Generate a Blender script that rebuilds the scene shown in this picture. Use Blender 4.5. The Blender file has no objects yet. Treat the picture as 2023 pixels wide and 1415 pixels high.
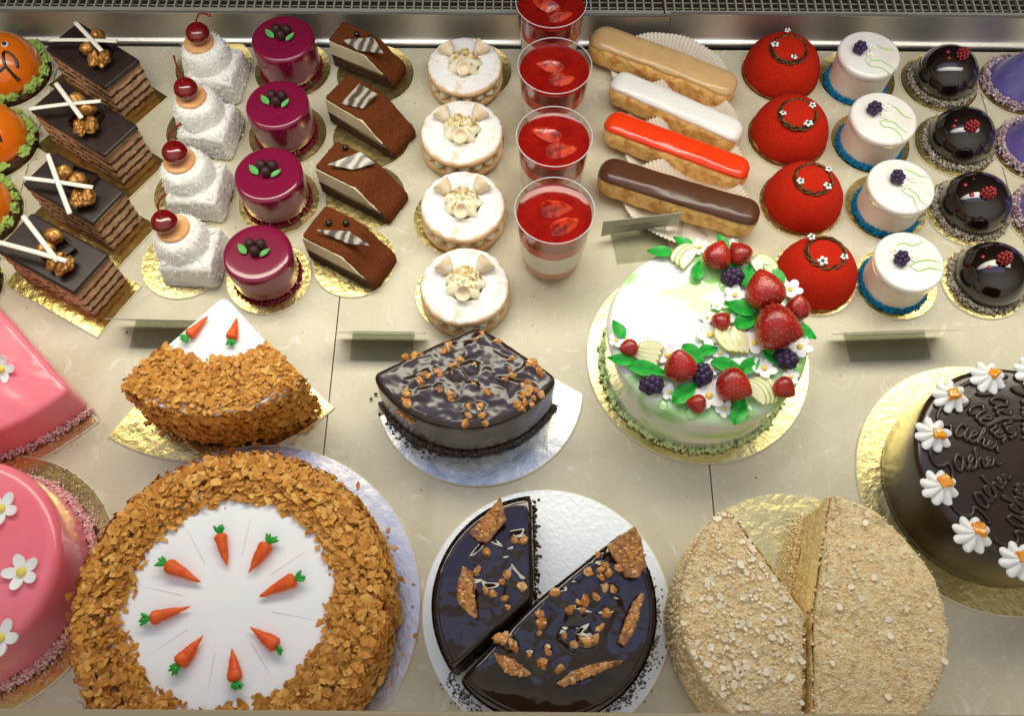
import bpy, math, random
from mathutils import Vector, Matrix, noise
pi = math.pi; R = math.radians
random.seed(7)
sc = bpy.context.scene
col = sc.collection

# ------------------------------------------------------------------ camera
W0, H0, F0 = 2023.0, 1415.0, 1750.0
TH = R(64.5); ROLL = 0.0068; CZ = 0.78
_d = Vector((0, math.cos(TH), -math.sin(TH))); _u = Vector((0, math.sin(TH), math.cos(TH))); _r = Vector((1, 0, 0))
RR = _r*math.cos(ROLL)+_u*math.sin(ROLL); UU = _u*math.cos(ROLL)-_r*math.sin(ROLL)
CAM = Vector((0, 0, CZ))
cd = bpy.data.cameras.new('camera'); cam = bpy.data.objects.new('camera', cd); col.objects.link(cam)
m3 = Matrix((RR, UU, -_d)).transposed()
cam.matrix_world = Matrix.Translation(CAM) @ m3.to_4x4()
cd.sensor_width = 36; cd.lens = 36*F0/W0; cd.clip_start = 0.02; cd.clip_end = 60
sc.camera = cam

# ------------------------------------------------------------------ light
w = bpy.data.worlds.new('World'); sc.world = w; w.use_nodes = True
nt = w.node_tree; bg = nt.nodes['Background']
tc = nt.nodes.new('ShaderNodeTexCoord'); dot = nt.nodes.new('ShaderNodeVectorMath'); dot.operation = 'DOT_PRODUCT'; cr = nt.nodes.new('ShaderNodeValToRGB')
dot.inputs[1].default_value = (0, -.78, .62)          # the room is lightest over the viewer's shoulder
mr = nt.nodes.new('ShaderNodeMapRange'); mr.inputs[1].default_value = -1; mr.inputs[2].default_value = 1
nt.links.new(tc.outputs['Generated'], dot.inputs[0]); nt.links.new(dot.outputs['Value'], mr.inputs[0]); nt.links.new(mr.outputs[0], cr.inputs[0])
cr.color_ramp.elements[0].position = .42; cr.color_ramp.elements[0].color = (.05, .042, .03, 1)
cr.color_ramp.elements[1].position = 1; cr.color_ramp.elements[1].color = (1.0, .96, .86, 1)
e_ = cr.color_ramp.elements.new(.66); e_.color = (.20, .175, .13, 1)
nt.links.new(cr.outputs[0], bg.inputs[0]); bg.inputs[1].default_value = .78

def area(name, loc, sx, sy, power, color, target):
    l = bpy.data.lights.new(name, 'AREA'); l.shape = 'RECTANGLE'; l.size = sx; l.size_y = sy; l.energy = power; l.color = color
    o = bpy.data.objects.new(name, l); col.objects.link(o); o.location = loc
    o.rotation_euler = (Vector(target)-Vector(loc)).to_track_quat('-Z', 'Y').to_euler()
    return o
k_ = area('case_strip_light', (0.04, .60, .48), 1.5, .15, 3.4, (1, .95, .76), (0.04, .38, 0)); k_.data.spread = R(124)
area('shop_window_light', (0.0, .575, 1.30), 1.75, .75, 3.6, (.31, .46, 1.0), (0, .575, 0))
sc.view_settings.view_transform = 'Standard'; sc.view_settings.look = 'None'; sc.view_settings.exposure = 0; sc.view_settings.gamma = 1
sc.cycles.use_denoising = True
sc.cycles.caustics_reflective = False; sc.cycles.caustics_refractive = False
sc.cycles.max_bounces = 10; sc.cycles.transparent_max_bounces = 16

# ------------------------------------------------------------------ helpers
def ray(px, py):
    return (_d + RR*((px-W0/2)/F0) - UU*((py-H0/2)/F0))
def at(px, py, z=0.0):
    d = ray(px, py); t = (z-CZ)/d.z
    return CAM + d*t
def mpp(px, py, z=0.0):
    d = ray(px, py); return ((z-CZ)/d.z)/F0
def hit(px, py, c, rx, rz):
    """first hit of the view ray with an upright ellipsoid"""
    d = ray(px, py); S = Vector((1/rx, 1/rx, 1/rz))
    o = CAM-c; o = Vector((o.x*S.x, o.y*S.y, o.z*S.z)); e = Vector((d.x*S.x, d.y*S.y, d.z*S.z))
    a = e.dot(e); b = 2*o.dot(e); cc = o.dot(o)-1; D = max(0, b*b-4*a*cc)
    t = (-b-math.sqrt(D))/(2*a)
    return CAM+d*t
def rnd(a, b): return random.uniform(a, b)
I4 = Matrix.Identity(4)
def TR(x, y, z, rz=0, s=1, rx=0, ry=0):
    return Matrix.Translation((x, y, z)) @ Matrix.Rotation(rz, 4, 'Z') @ Matrix.Rotation(ry, 4, 'Y') @ Matrix.Rotation(rx, 4, 'X') @ Matrix.Scale(s, 4)

class M:
    def __init__(s): s.v = []; s.f = []; s.mi = []; s.xf = I4
    def add(s, vs, fs, m=0):
        n = len(s.v); x = s.xf
        s.v += [tuple(x @ Vector(p)) for p in vs]
        s.f += [tuple(i+n for i in f) for f in fs]; s.mi += [m]*len(fs)
        return s
    def rings(s, rs, m=0, cap0=True, cap1=True, closed=True):
        vs = [p for r in rs for p in r]; n = len(rs[0]); fs = []
        for k in range(len(rs)-1):
            for i in range(n if closed else n-1):
                j = (i+1) % n
                fs.append((k*n+i, k*n+j, (k+1)*n+j, (k+1)*n+i))
        def cap(k, flip):
            c = sum((Vector(p) for p in rs[k]), Vector())/n; vs.append(tuple(c)); ci = len(vs)-1
            for i in range(n):
                j = (i+1) % n
                fs.append((ci, k*n+j, k*n+i) if flip else (ci, k*n+i, k*n+j))
        if cap0: cap(0, True)
        if cap1: cap(len(rs)-1, False)
        return s.add(vs, fs, m)
    def lathe(s, prof, n=48, m=0, rf=None, c=(0, 0, 0), cap0=True, cap1=True):
        rs = []
        for k, (r, z) in enumerate(prof):
            ring = []
            for i in range(n):
                a = 2*pi*i/n; q = r*(rf(a, k, z) if rf else 1)
                ring.append((c[0]+q*math.cos(a), c[1]+q*math.sin(a), c[2]+z))
            rs.append(ring)
        return s.rings(rs, m, cap0, cap1)
    def ball(s, c, r, sc=(1, 1, 1), nu=12, nv=8, rot=None, m=0, bump=0, seed=0):
        rs = []
        rot = rot or Matrix.Identity(3)
        for k in range(1, nv):
            t = -pi/2+pi*k/nv
            ring = []
            for i in range(nu):
                a = 2*pi*i/nu
                d = Vector((math.cos(t)*math.cos(a), math.cos(t)*math.sin(a), math.sin(t)))
                q = r*(1+(bump*noise.noise(d*2.2+Vector((seed, seed*.7, 3))) if bump else 0))
                p = rot @ Vector((d.x*sc[0]*q, d.y*sc[1]*q, d.z*sc[2]*q))
                ring.append((c[0]+p.x, c[1]+p.y, c[2]+p.z))
            rs.append(ring)
        # poles: average caps lifted to the pole
        n0 = len(s.v); s.rings(rs, m)
        lo = rot @ Vector((0, 0, -r*sc[2])); hi = rot @ Vector((0, 0, r*sc[2])); C = Vector(c)
        s.v[-2] = tuple(s.xf @ (C+lo)); s.v[-1] = tuple(s.xf @ (C+hi))
        return s
    def tube(s, pts, rad, n=8, m=0, closed=False, flat=1.0):
        pts = [Vector(p) for p in pts]; N = len(pts); rs = []; up = Vector((0, 0, 1))
        for k, p in enumerate(pts):
            if closed: t = pts[(k+1) % N]-pts[k-1]
            else: t = pts[min(k+1, N-1)]-pts[max(k-1, 0)]
            t.normalize()
            a = t.cross(up)
            if a.length < 1e-4: a = t.cross(Vector((0, 1, 0)))
            a.normalize(); b = a.cross(t); r = rad[k] if isinstance(rad, (list, tuple)) else rad
            rs.append([tuple(p+a*(r*math.cos(2*pi*i/n))+b*(r*flat*math.sin(2*pi*i/n))) for i in range(n)])
        if closed: rs.append(rs[0])
        return s.rings(rs, m, not closed, not closed)
    def box(s, x0, x1, y0, y1, z0, z1, m=0):
        v = [(x, y, z) for z in (z0, z1) for y in (y0, y1) for x in (x0, x1)]
        return s.add(v, [(0, 2, 3, 1), (4, 5, 7, 6), (0, 1, 5, 4), (2, 6, 7, 3), (0, 4, 6, 2), (1, 3, 7, 5)], m)
    def pad(s, out, z0, z1, bev=.003, nb=4, nz=4, nt=1, m=0, mtop=None, bot_bev=0, taper=0, dz=None):
        """closed outline (ccw) extruded up with a rounded top edge; top built of rings so it can be displaced"""
        out = [Vector((p[0], p[1])) for p in out]; n = len(out); nrm = []
        for i in range(n):
            a = (out[i]-out[i-1]); b = (out[(i+1) % n]-out[i])
            na = Vector((a.y, -a.x)).normalized(); nb_ = Vector((b.y, -b.x)).normalized()
            q = na+nb_; q.normalize(); cs = max(.5, q.dot(na)); nrm.append(q/cs)
        def ring(ins, z): return [(out[i].x-nrm[i].x*ins, out[i].y-nrm[i].y*ins, z+(dz(out[i].x, out[i].y) if dz and z > z1-bev*1.01 else 0)) for i in range(n)]
        rs = []
        for k in range(nz+1):
            t = k/nz; z = z0+(z1-bev-z0)*t
            rs.append(ring(taper*t, z))
        for k in range(1, nb+1):
            a = pi/2*k/nb; rs.append(ring(taper+bev*(1-math.cos(a)), z1-bev+bev*math.sin(a)))
        s.rings(rs, m, True, nt == 0)
        if nt:
            last = rs[-1]; c = sum((Vector(p) for p in last), Vector())/n; tr = [last]
            for k in range(1, nt+1):
                q = 1-k/(nt+.35)
                rr = []
                for p in last:
                    x = c.x+(p[0]-c.x)*q; y = c.y+(p[1]-c.y)*q; rr.append((x, y, z1+(dz(x, y) if dz else 0)))
                tr.append(rr)
            s.rings(tr, mtop if mtop is not None else m, False, True)
        return s
    def poly(s, out, z0, z1, m=0):
        n = len(out)
        return s.rings([[(p[0], p[1], z0) for p in out], [(p[0], p[1], z1) for p in out]], m)
    def flake(s, p, nrm, size, m=0):
        nrm = Vector(nrm).normalized(); a = nrm.orthogonal().normalized(); b = nrm.cross(a)
        t = rnd(0, 2*pi); a, b = a*math.cos(t)+b*math.sin(t), b*math.cos(t)-a*math.sin(t)
        n = random.choice((4, 5, 5, 6)); asp = rnd(.5, 1); bend = rnd(-.35, .35)*size; vs = []
        for i in range(n):
            g = 2*pi*(i+rnd(-.3, .3))/n; r = size*rnd(.65, 1.1)
            x, y = r*math.cos(g), r*asp*math.sin(g)
            vs.append(tuple(Vector(p)+a*x+b*y+nrm*(bend*(x/size)**2)))
        vs.append(tuple(Vector(p)+nrm*rnd(-.05, .1)*size))
        return s.add(vs, [(n, i, (i+1) % n) for i in range(n)], m)
    def chunk(s, p, size, m=0, asp=(1, 1, 1)):
        q = Matrix.Rotation(rnd(0, 6.28), 3, 'Z') @ Matrix.Rotation(rnd(-.8, .8), 3, 'X') @ Matrix.Rotation(rnd(-.8, .8), 3, 'Y')
        P = Vector(p); vs = []
        for z in (-1, 1):
            for y in (-1, 1):
                for x in (-1, 1):
                    vs.append(tuple(P+q @ Vector((x*asp[0]*size*rnd(.3, .65), y*asp[1]*size*rnd(.3, .65), z*asp[2]*size*rnd(.3, .65)))))
        return s.add(vs, [(0, 2, 3, 1), (4, 5, 7, 6), (0, 1, 5, 4), (2, 6, 7, 3), (0, 4, 6, 2), (1, 3, 7, 5)], m)
    def build(s, name, mats, parent=None, ang=40, disp=None, loc=None):
        me = bpy.data.meshes.new(name); me.from_pydata(s.v, [], s.f)
        if not isinstance(mats, (list, tuple)): mats = [mats]
        for q in mats: me.materials.append(q)
        if len(mats) > 1: me.polygons.foreach_set('material_index', s.mi)
        me.update()
        if disp:
            amp, scl, octv = disp[:3]; off = Vector((rnd(0, 90), rnd(0, 90), rnd(0, 90)))
            nn = [v.normal.copy() for v in me.vertices]
            for v, q in zip(me.vertices, nn):
                v.co += q*amp*(noise.fractal(v.co*scl+off, .9, 2.0, octv))
        if ang > 0:
            me.polygons.foreach_set('use_smooth', [True]*len(me.polygons))
            if ang < 180: me.set_sharp_from_angle(angle=R(ang))
        me.update()
        o = bpy.data.objects.new(name, me); col.objects.link(o)
        if parent: o.parent = parent
        if loc is not None: o.location = loc
        return o

used_labels = set()
def tag(o, label, cat, group=None, kind=None):
    o['label'] = label; o['category'] = cat
    if group: o['group'] = group
    if kind: o['kind'] = kind
    return o
def thing(name, label, cat, loc, rz=0, group=None):
    o = bpy.data.objects.new(name, None); col.objects.link(o); o.empty_display_size = .01
    o.location = loc; o.rotation_euler = (0, 0, rz)
    return tag(o, label, cat, group)
def struct(o): o['kind'] = 'structure'; return o
def stuff(o): o['kind'] = 'stuff'; return o

def arc(cx, cy, r, a0, a1, n): return [(cx+r*math.cos(a0+(a1-a0)*i/n), cy+r*math.sin(a0+(a1-a0)*i/n)) for i in range(n+1)]
def circle(r, n=96, wob=0, sd=0): return [((r*(1+wob*noise.noise(Vector((math.cos(2*pi*i/n)*2, math.sin(2*pi*i/n)*2, sd)))))*math.cos(2*pi*i/n), (r*(1+wob*noise.noise(Vector((math.cos(2*pi*i/n)*2, math.sin(2*pi*i/n)*2, sd)))))*math.sin(2*pi*i/n)) for i in range(n)]
def resample(pts, step):
    out = []; n = len(pts)
    for i in range(n):
        a = Vector(pts[i]); b = Vector(pts[(i+1) % n]); k = max(1, int((b-a).length/step+.5))
        for j in range(k): q = a+(b-a)*(j/k); out.append((q.x, q.y))
    return out
def sector(r, a0, a1, cr=.003, step=.003):
    """pie piece with its apex at 0,0, softened corners, ccw"""
    o = [(0, 0)] + arc(0, 0, r, a0, a1, 60)
    o = resample(o, step)
    for _ in range(max(2, int(14*(.0025/step)**2))):
        n = len(o); o = [((o[i-1][0]+2*o[i][0]+o[(i+1) % n][0])/4, (o[i-1][1]+2*o[i][1]+o[(i+1) % n][1])/4) for i in range(n)]
    return o
def circum(a, b, c):
    d = 2*(a.x*(b.y-c.y)+b.x*(c.y-a.y)+c.x*(a.y-b.y)); A, B, C_ = a.x**2+a.y**2, b.x**2+b.y**2, c.x**2+c.y**2
    u = Vector(((A*(b.y-c.y)+B*(c.y-a.y)+C_*(a.y-b.y))/d, (A*(c.x-b.x)+B*(a.x-c.x)+C_*(b.x-a.x))/d)); return u, (Vector((a.x, a.y))-u).length
def sector3(apex, l, f, r_, step=.003, ins=0):
    """pie piece through three points of its arc, in coordinates of the apex, ccw"""
    c_, R_ = circum(l-apex, f-apex, r_-apex); R_ -= ins
    L2, R2 = l-apex, r_-apex
    a0 = math.atan2(L2.y-c_.y, L2.x-c_.x); a1 = math.atan2(R2.y-c_.y, R2.x-c_.x)
    if a1 < a0: a1 += 2*pi
    o = resample([(0, -ins*1.5)]+[(c_.x+R_*math.cos(a), c_.y+R_*math.sin(a)) for a in [a0+(a1-a0)*i/70 for i in range(71)]], step)
    for _ in range(max(2, int(14*(.0025/step)**2))):
        n = len(o); o = [((o[i-1][0]+2*o[i][0]+o[(i+1) % n][0])/4, (o[i-1][1]+2*o[i][1]+o[(i+1) % n][1])/4) for i in range(n)]
    return o, c_, R_, a0, a1
def spline(pts, k=6, closed=False):
    P = [Vector(p) for p in pts]; n = len(P); out = []
    for i in range(n if closed else n-1):
        if closed: a, b, c, d = P[i-1], P[i], P[(i+1) % n], P[(i+2) % n]
        else: a, b, c, d = P[max(i-1, 0)], P[i], P[i+1], P[min(i+2, n-1)]
        for j in range(k):
            t = j/k
            out.append(.5*((2*b)+(c-a)*t+(2*a-5*b+4*c-d)*t*t+(3*b-a-3*c+d)*t**3))
    if not closed: out.append(P[-1])
    return out

# ------------------------------------------------------------------ materials
def mat(name, c1, rough=.5, metal=0, c2=None, cscale=200, cpos=(.4, .6), bump=None, bscale=400, bdist=.001, coat=0, sss=0, sssr=(.004, .002, .001), ior=1.45, island=None, spec=.5, detail=4, c3=None, coatr=.04, rvar=0):
    m = bpy.data.materials.new(name); m.use_nodes = True; t = m.node_tree; p = t.nodes['Principled BSDF']
    L = t.links.new
    p.inputs['Base Color'].default_value = (*c1, 1); p.inputs['Roughness'].default_value = rough; p.inputs['Metallic'].default_value = metal
    p.inputs['IOR'].default_value = ior; p.inputs['Specular IOR Level'].default_value = spec
    if coat: p.inputs['Coat Weight'].default_value = coat; p.inputs['Coat Roughness'].default_value = coatr
    if sss: p.inputs['Subsurface Weight'].default_value = sss; p.inputs['Subsurface Radius'].default_value = sssr; p.inputs['Subsurface Scale'].default_value = 1.0
    co = t.nodes.new('ShaderNodeTexCoord')
    src = None
    if c2 is not None and not island:
        n = t.nodes.new('ShaderNodeTexNoise'); n.inputs['Scale'].default_value = cscale; n.inputs['Detail'].default_value = detail; L(co.outputs['Object'], n.inputs['Vector'])
        r = t.nodes.new('ShaderNodeValToRGB'); r.color_ramp.elements[0].position = cpos[0]; r.color_ramp.elements[1].position = cpos[1]
        r.color_ramp.elements[0].color = (*c1, 1); r.color_ramp.elements[1].color = (*c2, 1)
        L(n.outputs['Fac'], r.inputs[0]); L(r.outputs[0], p.inputs['Base Color'])
    if island:
        g = t.nodes.new('ShaderNodeNewGeometry'); r = t.nodes.new('ShaderNodeValToRGB'); els = r.color_ramp.elements
        cs = [c1]+list(island); els[0].color = (*cs[0], 1); els[1].color = (*cs[-1], 1)
        for i, cc in enumerate(cs[1:-1]): e = els.new((i+1)/(len(cs)-1)); e.color = (*cc, 1)
        L(g.outputs['Random Per Island'], r.inputs[0]); L(r.outputs[0], p.inputs['Base Color'])
    if rvar:
        n = t.nodes.new('ShaderNodeTexNoise'); n.inputs['Scale'].default_value = bscale*.4; L(co.outputs['Object'], n.inputs['Vector'])
        q = t.nodes.new('ShaderNodeMapRange'); q.inputs[3].default_value = max(0, rough-rvar); q.inputs[4].default_value = rough+rvar; L(n.outputs['Fac'], q.inputs[0]); L(q.outputs[0], p.inputs['Roughness'])
    if bump:
        n = t.nodes.new('ShaderNodeTexNoise'); n.inputs['Scale'].default_value = bscale; n.inputs['Detail'].default_value = 5; L(co.outputs['Object'], n.inputs['Vector'])
        b = t.nodes.new('ShaderNodeBump'); b.inputs['Strength'].default_value = bump; b.inputs['Distance'].default_value = bdist
        L(n.outputs['Fac'], b.inputs['Height']); L(b.outputs[0], p.inputs['Normal'])
        if coat: L(b.outputs[0], p.inputs['Coat Normal'])
    return m

def foil(name, c, rough=.3, bump=.5, bscale=260, c2=None):
    return mat(name, c, rough, 1, c2=c2, cscale=60, cpos=(.35, .7), bump=bump, bscale=bscale, bdist=.0012, rvar=.1)
gold = foil('gold_foil', (.72, .58, .24), .28, .6, 160)
gold_soft = foil('gold_foil_smooth', (.72, .54, .20), .2, .45, 120)
silver = foil('silver_foil', (.45, .45, .42), .28, .6, 70, c2=(.75, .70, .55))
silver_white = mat('white_silver_card', (.86, .88, .84), .38, .35, bump=.5, bscale=260, bdist=.0008)
pinksilver = foil('pale_silver_foil', (.66, .60, .54), .30, .3, 160)
card_edge = mat('card_edge', (.75, .70, .55), .5)
maroon = mat('maroon_glaze', (.20, .004, .040), .16, coat=.7, ior=1.5, bump=.05, bscale=90)
crumb_red = mat('red_crumb', (.35, .01, .03), .8, island=[(.18, .004, .015), (.5, .03, .05)])
choc_ball = mat('chocolate_ball', (.035, .010, .010), .5, bump=.2, bscale=900)
leaf_green = mat('leaf_green', (.10, .42, .10), .45)
deep_leaf = mat('sugar_leaf_green', (.008, .30, .025), .42, c2=(.02, .42, .04), cscale=150)
white_glaze = mat('white_glaze', (.86, .84, .81), .14, coat=.5, sss=.15, c2=(.80, .74, .68), cscale=25)
cream_side = mat('cream_mousse', (.80, .66, .54), .45, c2=(.83, .76, .68), cscale=30, bump=.15, bscale=200)
blue_crumb = mat('blue_crumb', (.0, .16, .36), .8, island=[(.0, .26, .50), (.0, .20, .42)])
violet_ball = mat('blackberry_violet', (.035, .018, .06), .42)
icing_green = mat('green_icing', (.30, .62, .10), .4)
icing_white = mat('white_sugar_flower', (.86, .86, .86), .45, sss=.1)
yellow = mat('yellow_icing', (.85, .66, .12), .5)
velvet = mat('red_velvet', (.55, .022, .006), .95, c2=(.38, .012, .004), cscale=900, bump=.7, bscale=1500, bdist=.0006, spec=.15)
sponge_y = mat('yellow_sponge', (.62, .36, .13), .9, c2=(.40, .12, .03), cscale=150, bump=.6, bscale=700)
twig = mat('bronze_twig', (.16, .075, .02), .38, .45, c2=(.04, .02, .008), cscale=300)
black_glaze = mat('black_glaze', (.008, .003, .003), .06, coat=1, ior=1.55, coatr=.02, bump=.03, bscale=60)
coco_dark = mat('coconut_on_chocolate', (.7, .62, .48), .8, island=[(.45, .38, .28), (.05, .03, .02), (.78, .72, .6), (.2, .14, .09), (.72, .66, .52)])
coco_violet = mat('coconut_violet', (.75, .65, .62), .8, island=[(.5, .3, .34), (.35, .12, .16), (.8, .74, .72), (.3, .2, .3), (.78, .7, .68)])
raspberry = mat('raspberry_red', (.24, .004, .006), .22, coat=.5, sss=.1)
orange_glaze = mat('orange_glaze', (.85, .20, .008), .13, coat=.6, c2=(.80, .16, .006), cscale=30)
green_crumb = mat('green_sponge_crumb', (.28, .42, .07), .85, c2=(.38, .52, .14), cscale=200, bump=.6, bscale=800)
pale_green_crumb = mat('pale_green_crumb', (.56, .72, .32), .85, island=[(.68, .80, .45), (.62, .76, .36)])
black_line = mat('black_icing', (.006, .005, .005), .12, coat=.5)
eye_white = mat('eye_white', (.8, .8, .78), .25)
dark_sponge = mat('dark_sponge', (.045, .018, .007), .9, c2=(.10, .045, .016), cscale=250, bump=.9, bscale=500)
violet_glaze = mat('violet_glaze', (.13, .10, .32), .25, coat=.4, c2=(.16, .13, .36), cscale=40)
coconut = mat('white_coconut', (.91, .90, .86), .85, c2=(.87, .85, .78), cscale=350, bump=.7, bscale=1100, bdist=.0012, sss=.1)
coconut_bit = mat('coconut_bits', (.90, .88, .82), .8, island=[(.90, .89, .84), (.94, .93, .90)])
biscuit = mat('orange_biscuit', (.78, .36, .13), .55, c2=(.85, .48, .22), cscale=120, bump=.3, bscale=600)
cherry = mat('cherry_red', (.17, .002, .003), .06, coat=1, ior=1.5, bump=.15, bscale=120)
stem_red = mat('cherry_stem', (.30, .015, .010), .35)
dark_choc = mat('dark_chocolate_top', (.020, .010, .009), .42, c2=(.028, .015, .013), cscale=60, bump=.05, bscale=500)
choc_plate = mat('thin_chocolate', (.018, .008, .005), .3)
white_choc = mat('white_chocolate', (.80, .77, .68), .42)
gold_nut = mat('gold_dusted_nut', (.60, .30, .07), .38, .55, c2=(.30, .12, .03), cscale=160, bump=.6, bscale=300)
cocoa = mat('cocoa_powder', (.15, .042, .012), .98, c2=(.105, .028, .008), cscale=500, bump=.8, bscale=1300, bdist=.0008, spec=.1)
cream_fill = mat('cream_filling', (.74, .64, .42), .6, c2=(.68, .58, .37), cscale=200, bump=.2, bscale=600)
cookie = mat('cookie', (.70, .42, .20), .85, c2=(.76, .52, .29), cscale=150, bump=.7, bscale=700)
piped = mat('piped_cream', (.80, .77, .56), .5, sss=.1)
nut_bit = mat('chopped_nuts', (.62, .38, .08), .6, island=[(.75, .65, .42), (.35, .20, .06), (.72, .5, .12), (.80, .74, .6)])
meringue = mat('toasted_hazelnut_cone', (.80, .62, .40), .7, c2=(.86, .78, .64), cscale=150, cpos=(.42, .55))
dough = mat('choux_dough', (.86, .54, .18), .5, c2=(.56, .25, .05), cscale=90, cpos=(.42, .66), bump=.8, bscale=260, bdist=.0022, detail=8)
paper = mat('fluted_paper', (.78, .72, .62), .75)
steel = mat('brushed_steel', (.74, .72, .67), .42, 1, bump=.05, bscale=500)
grille_m = mat('grille_steel', (.50, .48, .40), .5, .45)
void = mat('dark_duct_and_gap', (.012, .012, .010), .7)
pink = mat('pink_glaze', (.88, .18, .24), .22, coat=.3, c2=(.90, .23, .30), cscale=15, sss=.1)
pink_crumb = mat('pink_coconut', (.85, .50, .48), .85, island=[(.86, .66, .62), (.78, .30, .32), (.88, .76, .72)])
icing_top = mat('white_icing', (.90, .90, .91), .55, bump=.25, bscale=90, c2=(.87, .88, .91), cscale=40)
carrot_o = mat('orange_marzipan', (.80, .12, .008), .45, c2=(.74, .09, .005), cscale=200)
flake_m = mat('wafer_flakes', (.46, .19, .035), .62, island=[(.66, .28, .036), (.42, .14, .016), (.72, .35, .06), (.56, .22, .026), (.80, .45, .11), (.62, .26, .033)])
core_m = mat('cake_crust', (.50, .25, .07), .8, c2=(.72, .60, .45), cscale=80, cpos=(.5, .75), bump=.8, bscale=400)
choc_glaze = mat('chocolate_glaze', (.018, .007, .004), .10, coat=.55, ior=1.5, coatr=.04, bump=.16, bscale=26, bdist=.006)
choc_glaze_satin = mat('satin_chocolate_glaze', (.026, .011, .007), .28, coat=.45, coatr=.14, ior=1.5, bump=.15, bscale=55, bdist=.003)
grey_crumb = mat('dark_crumb', (.12, .09, .08), .85, island=[(.04, .025, .02), (.22, .18, .17), (.09, .06, .05)])
nut_caramel = mat('caramel_nuts', (.60, .24, .04), .28, coat=.4, island=[(.70, .36, .10), (.42, .13, .02), (.72, .44, .18)])
brittle = mat('nut_brittle', (.22, .065, .010), .12, coat=1, c2=(.50, .23, .05), cscale=230, bump=.5, bscale=300, sss=.15)
amber = mat('amber_caramel', (.34, .14, .015), .05, coat=1)
green_white = None
strawb = mat('strawberry_red', (.40, .014, .008), .28, coat=.4, c2=(.24, .004, .004), cscale=60, bump=.5, bscale=420)
seed_m = mat('strawberry_seed', (.75, .42, .08), .4)
apple = mat('apple_flesh', (.76, .74, .42), .16, coat=.7, sss=.3, c2=(.80, .78, .50), cscale=100)
apple_skin = mat('apple_skin', (.40, .44, .06), .2, coat=.5)
crumb_tan = mat('cake_crumbs', (.86, .62, .31), .9, c2=(.93, .78, .48), cscale=220, bump=1, bscale=520, bdist=.0035, detail=8)
crumb_bits = mat('loose_crumbs', (.80, .58, .32), .9, island=[(.82, .60, .31), (.92, .79, .54), (.90, .72, .43)])
almond = mat('almond_chips', (.86, .74, .54), .6, island=[(.88, .80, .64), (.84, .68, .46)])
sponge_side = mat('layered_sponge', (.76, .56, .24), .9, c2=(.58, .38, .12), cscale=200, bump=1, bscale=450, bdist=.003)
meringue_w = mat('whipped_cream', (.87, .87, .87), .4, sss=.15)
orange_jelly = mat('candied_orange', (.85, .32, .01), .12, coat=.8, sss=.2)
panna = mat('panna_cotta', (.82, .76, .66), .4, sss=.15)
jelly = mat('red_jelly', (.26, .006, .003), .08, coat=.3, ior=1.4, c2=(.20, .004, .003), cscale=90, bump=.08, bscale=90)
jelly_side = mat('orange_red_jelly', (.62, .07, .03), .25, c2=(.50, .05, .03), cscale=60, sss=.1)
compote = mat('fruit_compote', (.60, .17, .05), .4, c2=(.66, .24, .08), cscale=150)
card_w = mat('price_card', (.42, .41, .34), .6)

def clear(name, tint, k=.9, rough=.02):
    m = bpy.data.materials.new(name); m.use_nodes = True; t = m.node_tree; t.nodes.clear(); L = t.links.new
    o = t.nodes.new('ShaderNodeOutputMaterial'); mx = t.nodes.new('ShaderNodeMixShader'); tr = t.nodes.new('ShaderNodeBsdfTransparent'); g = t.nodes.new('ShaderNodeBsdfGlossy')
    lw = t.nodes.new('ShaderNodeLayerWeight'); lw.inputs[0].default_value = .13
    tr.inputs[0].default_value = (*tint, 1); g.inputs['Roughness'].default_value = rough; g.inputs['Color'].default_value = (.9, .9, .9, 1)
    mm = t.nodes.new('ShaderNodeMath'); mm.operation = 'MULTIPLY'; mm.inputs[1].default_value = k
    L(lw.outputs['Fresnel'], mm.inputs[0]); L(mm.outputs[0], mx.inputs[0]); L(tr.outputs[0], mx.inputs[1]); L(g.outputs[0], mx.inputs[2]); L(mx.outputs[0], o.inputs[0])
    return m
cup_m = clear('clear_cup', (.99, .985, .985), .22)
holder_m = clear('clear_holder', (.86, .87, .84), .2)

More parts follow.
